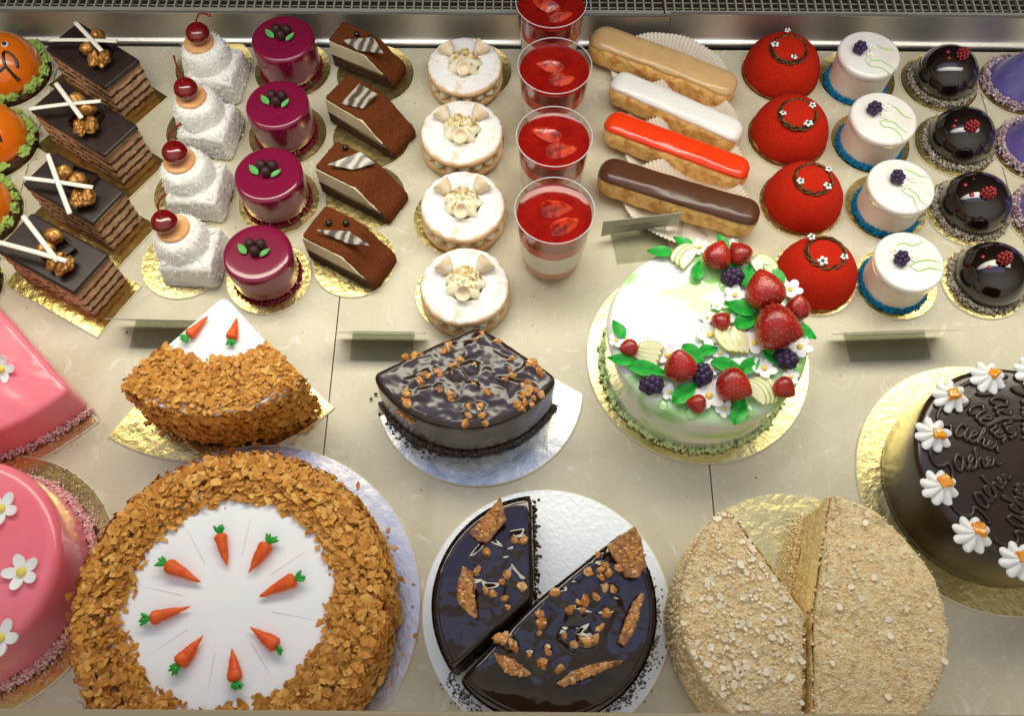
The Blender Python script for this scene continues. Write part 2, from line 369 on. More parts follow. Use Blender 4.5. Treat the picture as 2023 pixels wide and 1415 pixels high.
def band_mat(name, h, stops, bump=.9, bscale=350, wob=.0012, rough=.85):
    """layers stacked by height in the object's own space"""
    m = bpy.data.materials.new(name); m.use_nodes = True; t = m.node_tree; p = t.nodes['Principled BSDF']; L = t.links.new
    co = t.nodes.new('ShaderNodeTexCoord'); sp = t.nodes.new('ShaderNodeSeparateXYZ'); L(co.outputs['Object'], sp.inputs[0])
    n = t.nodes.new('ShaderNodeTexNoise'); n.inputs['Scale'].default_value = 90; n.inputs['Detail'].default_value = 6; L(co.outputs['Object'], n.inputs[0])
    a = t.nodes.new('ShaderNodeMath'); a.operation = 'MULTIPLY_ADD'; a.inputs[1].default_value = wob*2; L(n.outputs['Fac'], a.inputs[0]); L(sp.outputs['Z'], a.inputs[2])
    d = t.nodes.new('ShaderNodeMath'); d.operation = 'DIVIDE'; d.inputs[1].default_value = h; L(a.outputs[0], d.inputs[0])
    r = t.nodes.new('ShaderNodeValToRGB'); r.color_ramp.interpolation = 'CONSTANT' if False else 'LINEAR'; e = r.color_ramp.elements
    e[0].position = stops[0][0]; e[0].color = (*stops[0][1], 1); e[1].position = stops[-1][0]; e[1].color = (*stops[-1][1], 1)
    for q, c in stops[1:-1]: k = e.new(q); k.color = (*c, 1)
    L(d.outputs[0], r.inputs[0])
    n2 = t.nodes.new('ShaderNodeTexNoise'); n2.inputs['Scale'].default_value = bscale; n2.inputs['Detail'].default_value = 6; L(co.outputs['Object'], n2.inputs[0])
    mx = t.nodes.new('ShaderNodeMixRGB'); mx.blend_type = 'MULTIPLY'; mx.inputs[0].default_value = .5; L(r.outputs[0], mx.inputs[1]); L(n2.outputs['Fac'], mx.inputs[2])
    sc_ = t.nodes.new('ShaderNodeVectorMath'); sc_.operation = 'SCALE'; sc_.inputs['Scale'].default_value = 1.6; L(mx.outputs[0], sc_.inputs[0]); L(sc_.outputs[0], p.inputs['Base Color'])
    b = t.nodes.new('ShaderNodeBump'); b.inputs['Strength'].default_value = bump; b.inputs['Distance'].default_value = .002; L(n2.outputs['Fac'], b.inputs['Height']); L(b.outputs[0], p.inputs['Normal'])
    p.inputs['Roughness'].default_value = rough
    return m
_ck = (.56, .32, .18); _dk = (.05, .018, .009); _tn = (.50, .34, .17)
layer_mat = band_mat('layered_chocolate_side', .05, [(0, _ck), (.17, _ck), (.20, _dk), (.25, _dk), (.28, _ck), (.40, _tn), (.43, _dk), (.48, _dk), (.51, _ck), (.64, _ck), (.67, _dk), (.72, _dk), (.75, _ck), (.93, (.18, .07, .03)), (1, (.05, .02, .01))])
torte_cut = band_mat('torte_cut_side', .056, [(0, (.02, .01, .006)), (.25, (.03, .012, .008)), (.3, (.35, .22, .12)), (.36, (.03, .012, .008)), (.6, (.03, .012, .008)), (.66, (.30, .18, .10)), (.72, (.02, .01, .006)), (1, (.02, .01, .006))], rough=.7)
carrot_cut = band_mat('carrot_cut_side', .066, [(0, (.20, .08, .02)), (.45, (.26, .11, .03)), (.5, (.8, .78, .7)), (.56, (.24, .10, .03)), (.85, (.24, .10, .03)), (.9, (.8, .78, .75)), (1, (.82, .8, .78))])

napo_cut = band_mat('crumb_cake_cut', .070, [(0, (.78, .58, .26)), (.1, (.70, .50, .20)), (.2, (.82, .66, .34)), (.34, (.72, .52, .22)), (.45, (.82, .66, .34)), (.6, (.72, .52, .22)), (.72, (.82, .66, .34)), (1, (.82, .66, .34))], bump=1, bscale=240, wob=.004)
def stone_mat():
    m = bpy.data.materials.new('beige_stone_tile'); m.use_nodes = True; t = m.node_tree; p = t.nodes['Principled BSDF']; L = t.links.new
    co = t.nodes.new('ShaderNodeTexCoord')
    a = t.nodes.new('ShaderNodeTexNoise'); a.inputs['Scale'].default_value = 9; a.inputs['Detail'].default_value = 8; a.inputs['Distortion'].default_value = 1.2; L(co.outputs['Object'], a.inputs[0])
    r = t.nodes.new('ShaderNodeValToRGB'); e = r.color_ramp.elements; e[0].position = .36; e[0].color = (.53, .475, .33, 1); e[1].position = .66; e[1].color = (.63, .58, .435, 1); L(a.outputs['Fac'], r.inputs[0])
    b = t.nodes.new('ShaderNodeTexNoise'); b.inputs['Scale'].default_value = 38; b.inputs['Detail'].default_value = 10; b.inputs['Roughness'].default_value = .72; b.inputs['Distortion'].default_value = 2.2; L(co.outputs['Object'], b.inputs[0])
    r2 = t.nodes.new('ShaderNodeValToRGB'); e = r2.color_ramp.elements; e[0].position = .55; e[0].color = (0, 0, 0, 1); e[1].position = .72; e[1].color = (.75, .75, .75, 1); L(b.outputs['Fac'], r2.inputs[0])
    mx = t.nodes.new('ShaderNodeMixRGB'); L(r2.outputs[0], mx.inputs[0]); L(r.outputs[0], mx.inputs[1]); mx.inputs[2].default_value = (.80, .78, .70, 1)
    s = t.nodes.new('ShaderNodeTexNoise'); s.inputs['Scale'].default_value = 700; s.inputs['Detail'].default_value = 2; L(co.outputs['Object'], s.inputs[0])
    r3 = t.nodes.new('ShaderNodeValToRGB'); e = r3.color_ramp.elements; e[0].position = .27; e[0].color = (.30, .22, .13, 1); e[1].position = .36; e[1].color = (1, 1, 1, 1); L(s.outputs['Fac'], r3.inputs[0])
    m2 = t.nodes.new('ShaderNodeMixRGB'); m2.blend_type = 'MULTIPLY'; m2.inputs[0].default_value = .7; L(mx.outputs[0], m2.inputs[1]); L(r3.outputs[0], m2.inputs[2])
    L(m2.outputs[0], p.inputs['Base Color'])
    rr = t.nodes.new('ShaderNodeMapRange'); rr.inputs[3].default_value = .28; rr.inputs[4].default_value = .5; L(b.outputs['Fac'], rr.inputs[0]); L(rr.outputs[0], p.inputs['Roughness'])
    bm = t.nodes.new('ShaderNodeBump'); bm.inputs['Strength'].default_value = .08; bm.inputs['Distance'].default_value = .001; L(s.outputs['Fac'], bm.inputs['Height']); L(bm.outputs[0], p.inputs['Normal'])
    return m
stone = stone_mat()
grout = mat('dark_grout', (.06, .035, .02), .8)

# ------------------------------------------------------------------ setting: tiled display shelf
xs = sorted([(at(30, 415).x), at(655, 745).x, at(1410, 945).x*.985, at(1990, 365).x])
tile_w = (xs[3]-xs[0])/3
back_y = at(1010, 96).y
g = M(); gap = .0006
xx = [xs[0]-tile_w]+xs+[xs[3]+tile_w]
xx = [xx[0]-1.0]+xx+[xx[-1]+1.0]
for a, b in zip(xx[:-1], xx[1:]):
    g.box(a+gap, b-gap, -.35, back_y, -.012, 0, 0)
g.box(xx[0], xx[-1], -.35, back_y+.1, -.03, -.0125, 1)
struct(g.build('display_shelf', [stone, grout], None, ang=0))

# steel trim and air grille along the back
def trim(x0, x1, label, rot):
    y0 = at(1010, 87, .004).y; zt = .034
    y_top = at(1010, 31, zt).y; y1 = y_top
    o = thing('steel_trim', label, 'trim', ((x0+x1)/2, y0, 0), rot, 'steel trim lengths along the back of the shelf')
    hx = (x1-x0)/2
    prof = [(0.0, .001), (0, .0035), (.003, .0045)]
    n = 10
    for i in range(n+1):
        t = i/n; prof.append((.004+(y1-y0-.004)*t, .005+(zt-.005)*(t**1.6)))
    m = M(); rs = [[(-hx, y, z), (hx, y, z)] for y, z in prof]
    vs = [p for r in rs for p in r]; fs = [(2*k, 2*k+1, 2*k+3, 2*k+2) for k in range(len(rs)-1)]
    m.add(vs, fs); m.build('face', steel, o, ang=180)
    l = M(); yb = y1-y0
    l.box(-hx, hx, yb, yb+.004, zt-.001, zt+.0012); l.build('lip', mat('lip_steel', (.72, .70, .62), .35, .9), o)
    k = M(); k.box(-hx, hx, back_y-y0+.0005, .004, -.012, .0009); k.build('seal', void, o)  # black strip stands in for the shade in the gap between tiles and trim
    return yb
xj = at(1322, 60, .02).x
yb = trim(-1.3, xj-.0005, 'long brushed steel trim strip running left of the joint behind the cakes', 0)
trim(xj+.0005, 1.3, 'shorter brushed steel trim strip right of the joint behind the black domes', -.006)
def grille(x0, x1, label):
    zt = .034; y0 = at(1010, 87, .004).y+yb+.004; y1 = y0+.075; hx = (x1-x0)/2
    o = thing('air_grille', label, 'grille', ((x0+x1)/2, y0, 0), 0, 'air grilles behind the steel trim')
    m = M(); m.box(-hx, hx, 0, .006, zt-.002, zt+.0004); m.build('frame', grille_m, o)
    m = M(); n = int((x1-x0)/.0102)
    for i in range(n): m.box(-hx+i*.0102, -hx+i*.0102+.0018, .006, .075, zt-.0035, zt)
    for i in range(8): m.box(-hx, hx, .0135+i*.0085, .0146+i*.0085, zt-.0048, zt-.0036)
    m.build('mesh_panel', grille_m, o, ang=0)
grille(-1.3, at(1312, 15, .034).x-.001, 'long wire air grille left of the joint at the top edge')
grille(at(1312, 15, .034).x+.001, 1.3, 'wire air grille right of the joint at the top edge')
d = M(); d.box(-1.4, 1.4, back_y+yb, back_y+yb+.3, -.05, -.045); d.box(-1.4, 1.4, back_y+yb+.30, back_y+yb+.305, -.05, .3)
struct(d.build('air_duct', void, None, ang=0))
# blurred edge of the counter nearest the viewer
zr = .135; pr = at(1010, 1407, zr)
r_ = M(); r_.pad([(-1, pr.y-.03), (1, pr.y-.03), (1, pr.y), (-1, pr.y)], zr-.012, zr, .002)
tag(r_.build('counter_rail', mat('olive_rail', (.40, .33, .20), .5), None), 'tan counter rail along the bottom edge of the photo', 'rail')

# a few crumbs dropped on the tiles
k = M()
for i in range(150):
    k.chunk((rnd(-.62, .62), rnd(.12, .74), .0003), rnd(.0005, .0016))
tag(k.build('stray_crumbs', mat('stray_crumb', (.3, .16, .07), .8, island=[(.6, .4, .2), (.1, .05, .03), (.7, .65, .5)]), None, ang=0), 'tiny stray crumbs scattered over the beige tiles', 'crumbs', kind='stuff')

# ------------------------------------------------------------------ shared builders
ORD = ['furthest back', 'second from the back', 'third from the back', 'nearest']
def round_board(px, py, hw, label, m=gold, group='gold cards under the small cakes', name='cake_board', t=.0012, ctr=None):
    c = ctr or at(px, py); r = hw*mpp(px, py)
    o = thing(name, label, 'cake board', (c.x, c.y, 0.0003), rnd(0, 6), group)
    k = M(); k.pad(circle(r, 96), 0, t, .0003, nb=1, nz=1, nt=0, m=0); k.build('card', card_edge, o)
    k = M(); k.pad(circle(r-.0008, 96), t+.0001, t+.0004, .0001, nb=1, nz=1, nt=6); k.build('foil', m, o, ang=60)
    return c, r, t+.0006
def sector_board(apex, r, a0, a1, label, m, group=None, t=.0014):
    o = thing('cake_board', label, 'cake board', (apex.x, apex.y, .0004), 0, group)
    s_ = resample([(0, 0)]+arc(0, 0, r, a0, a1, 60), .006)
    k = M(); k.pad(s_, 0, t, .0003, nb=1, nz=1, nt=0); k.build('card', card_edge, o)
    s2 = resample([(.0012*math.cos((a0+a1)/2), .0012*math.sin((a0+a1)/2))]+arc(0, 0, r-.001, a0+.004, a1-.004, 60), .006)
    k = M(); k.pad(s2, t+.0001, t+.0004, .0001, nb=1, nz=1, nt=6); k.build('foil', m, o, ang=60)
    return t+.0008
def crumb_ring(parent, r, n, size, m, name='crumb_ring', h=.004, spread=.003, a0=0, a1=2*pi, z0=0, r_out=None):
    k = M()
    for i in range(n):
        a = rnd(a0, a1); q = r+random.gauss(0, spread*.5); hh = max(0, rnd(0, h)*(1-abs(q-r)/spread/1.5))
        k.chunk((q*math.cos(a), q*math.sin(a), z0+hh+size*.3), size*rnd(.6, 1.3))
    return stuff(k.build(name, m, parent, ang=0))
def flower(parent, c, r, tilt=(0, 0), petals=5, mp=icing_white, mc=yellow, rz=None, name='flower', pw=.62, cr=.28):
    rz = rnd(0, 6) if rz is None else rz
    k = M(); k.xf = TR(0, 0, 0, rz, 1, tilt[0], tilt[1])
    for i in range(petals):
        a = 2*pi*i/petals
        # cupped petal
        n1, n2 = 6, 9; rs = []
        q = Matrix.Rotation(a, 4, 'Z')
        ring = []
        for s_ in (0, .35, .7, 1):
            rr = []
            for j in range(12):
                b = 2*pi*j/12; x = r*.60+math.cos(b)*r*.45*s_; y = math.sin(b)*r*pw*.52*s_
                z = r*(.10+.22*(x/r)**2+.18*(y/r)**2) + (0 if s_ < 1 else 0)
                rr.append(tuple(q @ Vector((x, y, z))))
            rs.append(rr)
        low = [tuple(Vector(p)-Vector((0, 0, r*.14))) for p in rs[-1]]
        k.rings([low]+rs[::-1], 0, True, True)
    f = k.build(name, mp, parent, ang=60, loc=c)
    k = M(); k.xf = TR(0, 0, 0, rz, 1, tilt[0], tilt[1]); k.ball((0, 0, r*.2), r*cr, (1, 1, .6), 10, 6); k.build('flower_centre', mc, f)
    return f
def leaf(parent, c, L_, wd, rz, m=leaf_green, tilt=0.15, curl=.3, name='leaf', z=0):
    k = M(); n = 10; rs = []
    for i in range(n+1):
        t = i/n; x = (t-.5)*L_; wy = wd*.5*(math.sin(pi*min(1, t*1.02)**.8)**.8 if 0 < t < 1 else .03)+.0002
        zz = curl*L_*(.25-(t-.5)**2)*.5+math.sin(t*7)*L_*.03
        pr_ = [(x, -wy, zz+wd*.14), (x, -wy*.5, zz+wd*.09), (x, 0, zz-wd*.02), (x, wy*.5, zz+wd*.09), (x, wy, zz+wd*.14)]
        bt = [(x, wy, zz+wd*.14-.0007), (x, wy*.5, zz+wd*.09-.0007), (x, 0, zz-wd*.02-.0007), (x, -wy*.5, zz+wd*.09-.0007), (x, -wy, zz+wd*.14-.0007)]
        rs.append(pr_+bt)
    k.xf = TR(0, 0, .001, rz, 1, 0, -tilt); k.rings(rs)
    return k.build(name, m, parent, ang=35, loc=c)
def blackberry(parent, c, r, n=12, m=violet_ball, name='blackberry', rz=0, elong=1.3):
    k = M(); q = Matrix.Rotation(rz, 3, 'Z')
    for i in range(n*2):
        t = math.acos(1-2*(i+.5)/(n*2)); a = i*2.399
        d = Vector((math.cos(t)*elong, math.sin(t)*math.cos(a), math.sin(t)*math.sin(a)))
        if d.z < -.35: continue
        d = q @ d; k.ball((d.x*r*.62, d.y*r*.62, r*.55+d.z*r*.62), r*.38, nu=9, nv=6)
    k.ball((0, 0, r*.5), r*.7, nu=10, nv=6)
    return k.build(name, m, parent, ang=180, loc=c)

# ------------------------------------------------------------------ row of orange domes (left edge)
def orange_dome(px, py, hw, idx):
    lab = ['orange glazed dome with icing smile and sugar eye, furthest back at left edge', 'orange glazed dome at left edge beside the second layered slice',
           'orange glazed dome half cut by left edge beside third layered slice', 'sliver of orange dome cake with green crumbs below the other domes'][idx]
    c, r, z = round_board(px, py, hw, 'dark topped gold card under the %s orange dome' % ORD[idx], group='cards under the orange domes')
    o = thing('orange_dome_cake', lab, 'cake', (c.x, c.y, z+.0003), 0, 'orange dome cakes')
    k = M(); k.lathe([(r*.93, 0), (r*.94, .004), (r*.90, .007), (0.01, .0075)], 48, rf=lambda a, k_, z_: 1+.015*math.sin(a*13+k_)); k.build('sponge_base', dark_sponge, o)
    Rr = r*.84; hz = .042; k = M()
    prof = [(Rr*math.cos(t*pi/2/12)**.9 if t < 12 else 0.0004, .007+hz*math.sin(t*pi/2/12)) for t in range(13)]
    k.lathe(prof, 48); body = k.build('glazed_dome', orange_glaze, o, ang=180)
    k = M(); n = 17
    for i in range(n):
        a = 2*pi*i/n+rnd(-.1, .1)
        if random.random() < .06: continue
        k.ball(((Rr+.002)*math.cos(a), (Rr+.002)*math.sin(a), .0095), rnd(.0055, .0078), (1.0, .8, .6), 14, 9, bump=.9, seed=i*3+idx*50, rot=Matrix.Rotation(a+pi/2, 3, 'Z'))
    stuff(k.build('green_crumb_collar', green_crumb, o, ang=30, disp=(.0011, 380, 3)))
    return o, Vector((c.x, c.y, z+.0073)), Rr, hz
def face(o, C, Rr, hz, lines, eyes):
    base = o.location
    for l in lines:
        pts = spline([hit(x, y, C, Rr, hz) for x, y in l], 6)
        k = M(); k.tube([Vector(p)-base for p in pts], .0018, 8)
        k.ball(Vector(pts[0])-base, .002); k.ball(Vector(pts[-1])-base, .0024); k.build('icing_line', black_line, o, ang=180)
    for x, y, r in eyes:
        p = hit(x, y, C, Rr, hz)-base; k = M(); k.ball(p, r, (1, 1, .6)); e = k.build('sugar_eye', eye_white, o, ang=180)
        q = p+(CAM-base-p).normalized()*r*.55+Vector((-.0007, .0008, 0)); k = M(); k.ball(q, r*.62); k.build('pupil', black_line, e, ang=180)
od = [(18, 150, 86), (-8, 288, 87), (-40, 426, 88), (-84, 572, 92)]
for i, (x, y, h) in enumerate(od):
    o, C, Rr, hz = orange_dome(x, y, h, i)
    if i == 0: face(o, C, Rr, hz, [[(33, 130), (30, 118), (20, 106), (8, 101), (5, 110), (9, 127), (22, 143), (34, 155)], [(9, 129), (0, 137), (-8, 145)]], [(8, 86, .0042), (-28, 86, .0042)])
    if i == 1: face(o, C, Rr, hz, [[(0, 276), (-6, 262), (-18, 252)], [(-18, 275), (-6, 290)]], [(-30, 232, .004)])

# ------------------------------------------------------------------ layered chocolate slices
def layer_slice(tc, idx, bc, sticks, nuts):
    """tc: pixel corners of the top (back, left, front, right); bc: pixel corners of the card"""
    hz = .050
    P = [at(x, y, hz+.002) for x, y in tc]; c = sum(P, Vector())/4
    ax = ((P[2]-P[1])+(P[3]-P[0]))/2; ln = Vector((ax.x, ax.y)).length; rz = math.atan2(ax.y, ax.x)
    ay = ((P[0]-P[1])+(P[3]-P[2]))/2; wd = abs(-math.sin(rz)*ay.x+math.cos(rz)*ay.y)
    labs = ['layered chocolate slice furthest back, nuts under crossed white sticks', 'layered chocolate slice second from back with walnut in front of two nuts',
            'layered chocolate slice third from back with large gold walnut on the bare top', 'layered chocolate slice nearest the viewer, white sticks meeting over its chocolate tray']
    bz = .0012
    B = [at(x, y) for x, y in bc]; bo = thing('cake_board', 'rectangular gold card under the %s layered chocolate slice' % ORD[idx], 'cake board', ((c.x, c.y, .0003)), rz, 'rectangular gold cards')
    q = Matrix.Rotation(-rz, 3, 'Z'); off = Vector((.004, -.007, 0))
    L2, W2 = ln*.5+.014, wd*.5+.010
    k = M(); k.pad(resample([(-L2+off.x, -W2+off.y), (L2+off.x, -W2+off.y), (L2+off.x, W2+off.y), (-L2+off.x, W2+off.y)], .01), 0, bz, .0002, nb=1, nz=1, nt=0); k.build('card', card_edge, bo)
    k = M(); k.pad(resample([(-L2+off.x+.0008, -W2+off.y+.0008), (L2+off.x-.0008, -W2+off.y+.0008), (L2+off.x-.0008, W2+off.y-.0008), (-L2+off.x+.0008, W2+off.y-.0008)], .008), bz+.0001, bz+.0004, .0001, nb=1, nz=1, nt=4); k.build('foil', gold_soft, bo, ang=60)
    o = thing('layered_chocolate_slice', labs[idx], 'cake slice', (c.x, c.y, bz+.001), rz, 'layered chocolate slices')
    a, b = ln/2, wd/2
    def rect(a, b, r=.0025): return resample(arc(a-r, b-r, r, 0, pi/2, 4)+arc(-a+r, b-r, r, pi/2, pi, 4)+arc(-a+r, -b+r, r, pi, 1.5*pi, 4)+arc(a-r, -b+r, r, 1.5*pi, 2*pi, 4), .0025)
    k = M(); k.pad(rect(a, b), 0, hz-.003, .0005, nb=1, nz=26, nt=0); body = k.build('cake_layers', layer_mat, o, ang=180, disp=(.0017, 260, 4))
    k = M(); k.pad(rect(a+.0006, b+.0006), hz-.0045, hz+.001, .0022, nb=4, nz=1, nt=6); k.build('chocolate_top', dark_choc, o, ang=180)
    inv = (Matrix.Translation(o.location) @ Matrix.Rotation(rz, 4, 'Z')).inverted()
    def loc(x, y, z): return inv @ at(x, y, z)
    zt = hz+.0012
    # chocolate tray with nuts
    tp = loc(*nuts[0], hz+bz+.004); tr_ = M(); s_ = .011
    t_a = random.choice((-.2, .15, .3)); qx = TR(tp.x, tp.y, zt, t_a)
    tr_.xf = qx; tr_.box(-s_*1.25, s_*1.25, -s_, s_, 0, .0012)
    for x0, x1, y0, y1 in ((-s_*1.25, s_*1.25, -s_-.001, -s_), (-s_*1.25, s_*1.25, s_, s_+.001), (-s_*1.25-.001, -s_*1.25, -s_, s_), (s_*1.25, s_*1.25+.001, -s_, s_)): tr_.box(x0, x1, y0, y1, 0, .0058)
    tr_.build('chocolate_tray', choc_plate, o, ang=30)
    for i, (x, y) in enumerate(nuts[1:]):
        p = loc(x, y, hz+bz+.010)
        if i < 2:
            k = M(); k.ball((0, 0, 0), .0084, (1, 1, .95), 16, 10, bump=.35, seed=i*7+idx*13); k.build('golden_hazelnut', gold_nut, o, ang=180, loc=(p.x, p.y, zt+.0078), disp=(.0006, 180, 2))
        else:
            k = M()
            for sgn in (-1, 1):
                k.ball((sgn*.0052, 0, 0), .0066, (1, 1.6, .8), 26, 18, bump=.25, seed=idx*3+sgn)
            k.build('golden_walnut', gold_nut, o, ang=180, loc=(p.x, p.y, zt+.0078), disp=(.0028, 330, 3)).rotation_euler = (0, 0, rnd(-.6, .9))
    for j, (x0, y0, x1, y1) in enumerate(sticks):
        zc = hz+.0185+j*.0026; p0 = loc(x0, y0, zc); p1 = loc(x1, y1, zc-.002 if j else zc); md = (p0+p1)/2+Vector((0, 0, .001))
        k = M(); k.tube(spline([p0, md, p1], 6), .0026, 8, flat=.45); k.build('white_chocolate_stick', white_choc, o, ang=180)
LS = [([(152, 37), (89, 95), (206, 170), (275, 116)], [(339, 185), (278, 252)], [(92, 74, 230, 76), (146, 38, 199, 96)], [(190, 100), (190, 66), (172, 92), (194, 112)]),
      ([(121, 159), (63, 216), (203, 306), (272, 247)], 0, [(56, 213, 198, 197), (109, 162, 160, 231)], [(170, 235), (152, 196), (172, 213), (168, 247)]),
      ([(109, 300), (42, 362), (182, 441), (247, 378)], 0, [(44, 349, 183, 369), (92, 302, 137, 422)], [(160, 355), (127, 341), (154, 355), (163, 390)]),
      ([(59, 416), (-4, 497), (144, 574), (208, 502)], 0, [(-6, 475, 128, 512), (43, 424, 110, 512)], [(111, 490), (105, 465), (88, 490), (116, 517)])]
for i, (tcn, b, st, nu) in enumerate(LS): layer_slice(tcn, i, [], st, nu)

# ------------------------------------------------------------------ coconut blocks with cherries
def coco_cake(px, py, hw, disk, cher, stem, idx):
    labs = ['coconut coated block with cherry furthest back, bent stem tip', 'coconut coated block with cherry second from back, stem leaning left',
            'coconut coated block with cherry third from back, stem leaning right', 'coconut coated block with cherry nearest the viewer']
    c, r, z = round_board(px, py, hw, 'gold card under the %s coconut block' % ORD[idx])
    H = .052
    p = at(*disk, H+z); cen = at(px, py)
    ox, oy = p.x-c.x, p.y-c.y
    bx, by = ox+.011, oy-.010         # the block sits behind and right of its crown
    o = thing('coconut_cake', labs[idx], 'cake', (c.x+bx, c.y+by, z+.0003), R(-6)+rnd(-.05, .05), 'coconut blocks with cherries')
    k = M(); s_ = .0290
    def sq(a, rad): return resample(arc(a-rad, a-rad, rad, 0, pi/2, 6)+arc(-a+rad, a-rad, rad, pi/2, pi, 6)+arc(-a+rad, -a+rad, rad, pi, 1.5*pi, 6)+arc(a-rad, -a+rad, rad, 1.5*pi, 2*pi, 6), .0022)
    k.pad(sq(s_, .006), 0, .031, .008, nb=7, nz=14, nt=12, taper=.0028)
    k.lathe([(.0285, .016), (.0284, .022), (.0276, .028), (.0262, .034), (.0246, .040), (.0230, .045), (.0208, .0490), (.0165, .0508), (.010, .0512), (.0008, .0512)], 60, c=(-.0070, .0052, 0), rf=lambda a_, k_, z_: 1+.05*noise.noise(Vector((math.cos(a_)*1.6, math.sin(a_)*1.6, idx*4+z_*40))))
    cb = k.build('coconut_coat', coconut, o, ang=180, disp=(.0011, 220, 5))
    k = M(); vv = [v for v in cb.data.vertices if v.normal.z > -.2]; vh = [v for v in vv if v.co.z > .0315]
    for i in range(2200):
        v = random.choice(vv if i % 5 < 2 else vh); k.chunk(v.co+v.normal*.0002+Vector((rnd(-.002, .002), rnd(-.002, .002), rnd(-.0028, .0022)))-v.normal*.0005, rnd(.0005, .0011), asp=(1.6, .7, .5))
    stuff(k.build('coconut_shreds', coconut_bit, o, ang=0))
    k = M()
    for i in range(260):
        a = rnd(0, 6.28); q = (s_+abs(random.gauss(0, .005)))*rnd(1, 1.2); x, y = q*math.cos(a), q*math.sin(a)
        if math.hypot(x+bx, y+by) < r-.002: k.chunk((x, y, .0003), rnd(.0006, .0014))
    stuff(k.build('coconut_crumbs', coconut_bit, o, ang=0))
    tx, ty = -.010, .007
    k = M(); k.lathe([(.0145, 0), (.0158, .001), (.0160, .002), (.0150, .003), (.0138, .0026), (.004, .0026)], 40, c=(tx, ty, .0512)); k.build('biscuit_disc', biscuit, o, ang=60)
    inv = (Matrix.Translation(o.location) @ o.rotation_euler.to_matrix().to_4x4()).inverted()
    q = inv @ at(*cher, z+.060)
    k = M(); prof = []
    for i in range(15):
        t = pi*i/14; rr = .0120*math.sin(t)*(1+.05*math.sin(t)); zz = -.0108*math.cos(t)
        if i > 11: zz -= .0016*(i-11)/3
        prof.append((max(rr, .0003), zz))
    k.lathe(prof, 28); ch = k.build('cherry', cherry, o, ang=180, loc=(q.x, q.y, .0635))
    pts = [inv @ at(x, y, .070+z+.030*(j/2)) - Vector((q.x, q.y, .0635)) for j, (x, y) in enumerate(stem)]
    pts[0] = Vector((0, 0, .008))
    sp = spline(pts, 7); k = M(); k.tube(sp, [.0009+.0010*max(0, (i/len(sp)-.75)*4) for i in range(len(sp))], 6); k.build('cherry_stem', stem_red, ch, ang=180)
cc = [((424, 133, 77), (391, 82), (393, 71), [(390, 56), (389, 36), (395, 26), (413, 29)]),
      ((408, 258, 79), (376, 192), (371, 183), [(361, 163), (352, 138), (346, 116)]),
      ((386, 383, 81), (353, 314), (348, 305), [(330, 292), (333, 268), (356, 244)]),
      ((364, 520, 83), (339, 445), (326, 439), [(308, 424), (309, 400), (322, 378)])]
for i, (b, dsk, chp, stm) in enumerate(cc): coco_cake(*b, dsk, chp, stm, i)

# ------------------------------------------------------------------ maroon mousse cylinders
def maroon_cake(px, py, hw, idx):
    labs = ['glossy maroon cylinder cake furthest back, against the steel trim', 'glossy maroon cylinder cake second from the back of its row',
            'glossy maroon cylinder cake third from the back of its row', 'glossy maroon cylinder cake nearest the viewer with pale reflection on top']
    c, r, z = round_board(px, py, hw, 'gold card under the %s maroon cake' % ORD[idx])
    o = thing('maroon_mousse_cake', labs[idx], 'cake', (c.x-.001, c.y+.001, z+.0003), 0, 'maroon mousse cakes')
    h = .046; rr = .0345; k = M()
    prof = [(rr*.97, 0), (rr*.965, .01), (rr*.975, .025), (rr*.99, h-.008)]
    for i in range(1, 7): a = pi/2*i/6; prof.append((rr*.99-.0045*(1-math.cos(a)), h-.0045+.0045*math.sin(a)))
    for q in (.7, .45, .2, .02): prof.append((rr*q, h-.0004*(1-q)))
    k.lathe(prof, 72, rf=lambda a, k_, z_: 1+.006*math.sin(a*3+idx)*(1 if z_ < .03 else .3)); k.build('glazed_mousse', maroon, o, ang=180)
    crumb_ring(o, rr-.0004, 420, .0012, crumb_red, h=.0025, spread=.0014)
    bx, by = (rnd(-.002, 0), .003)
    for dx, dy in ((-.0050, .004), (.0058, .0035), (.0006, -.0042)):
        k = M(); k.ball((0, 0, 0), .0054, nu=16, nv=10, bump=.08); k.build('chocolate_ball', choc_ball, o, ang=180, loc=(bx+dx, by+dy, h+.0048))
    leaf(o, (bx-.0125, by-.0005, h+.001), .014, .0065, R(125)+rnd(-.15, .15)); leaf(o, (bx+.0105, by-.0045, h+.001), .0125, .005, R(48)+rnd(-.2, .2))
for i, b in enumerate([(579, 139, 76), (569, 267, 78), (552, 398, 81), (532, 549, 84)]): maroon_cake(*b, i)

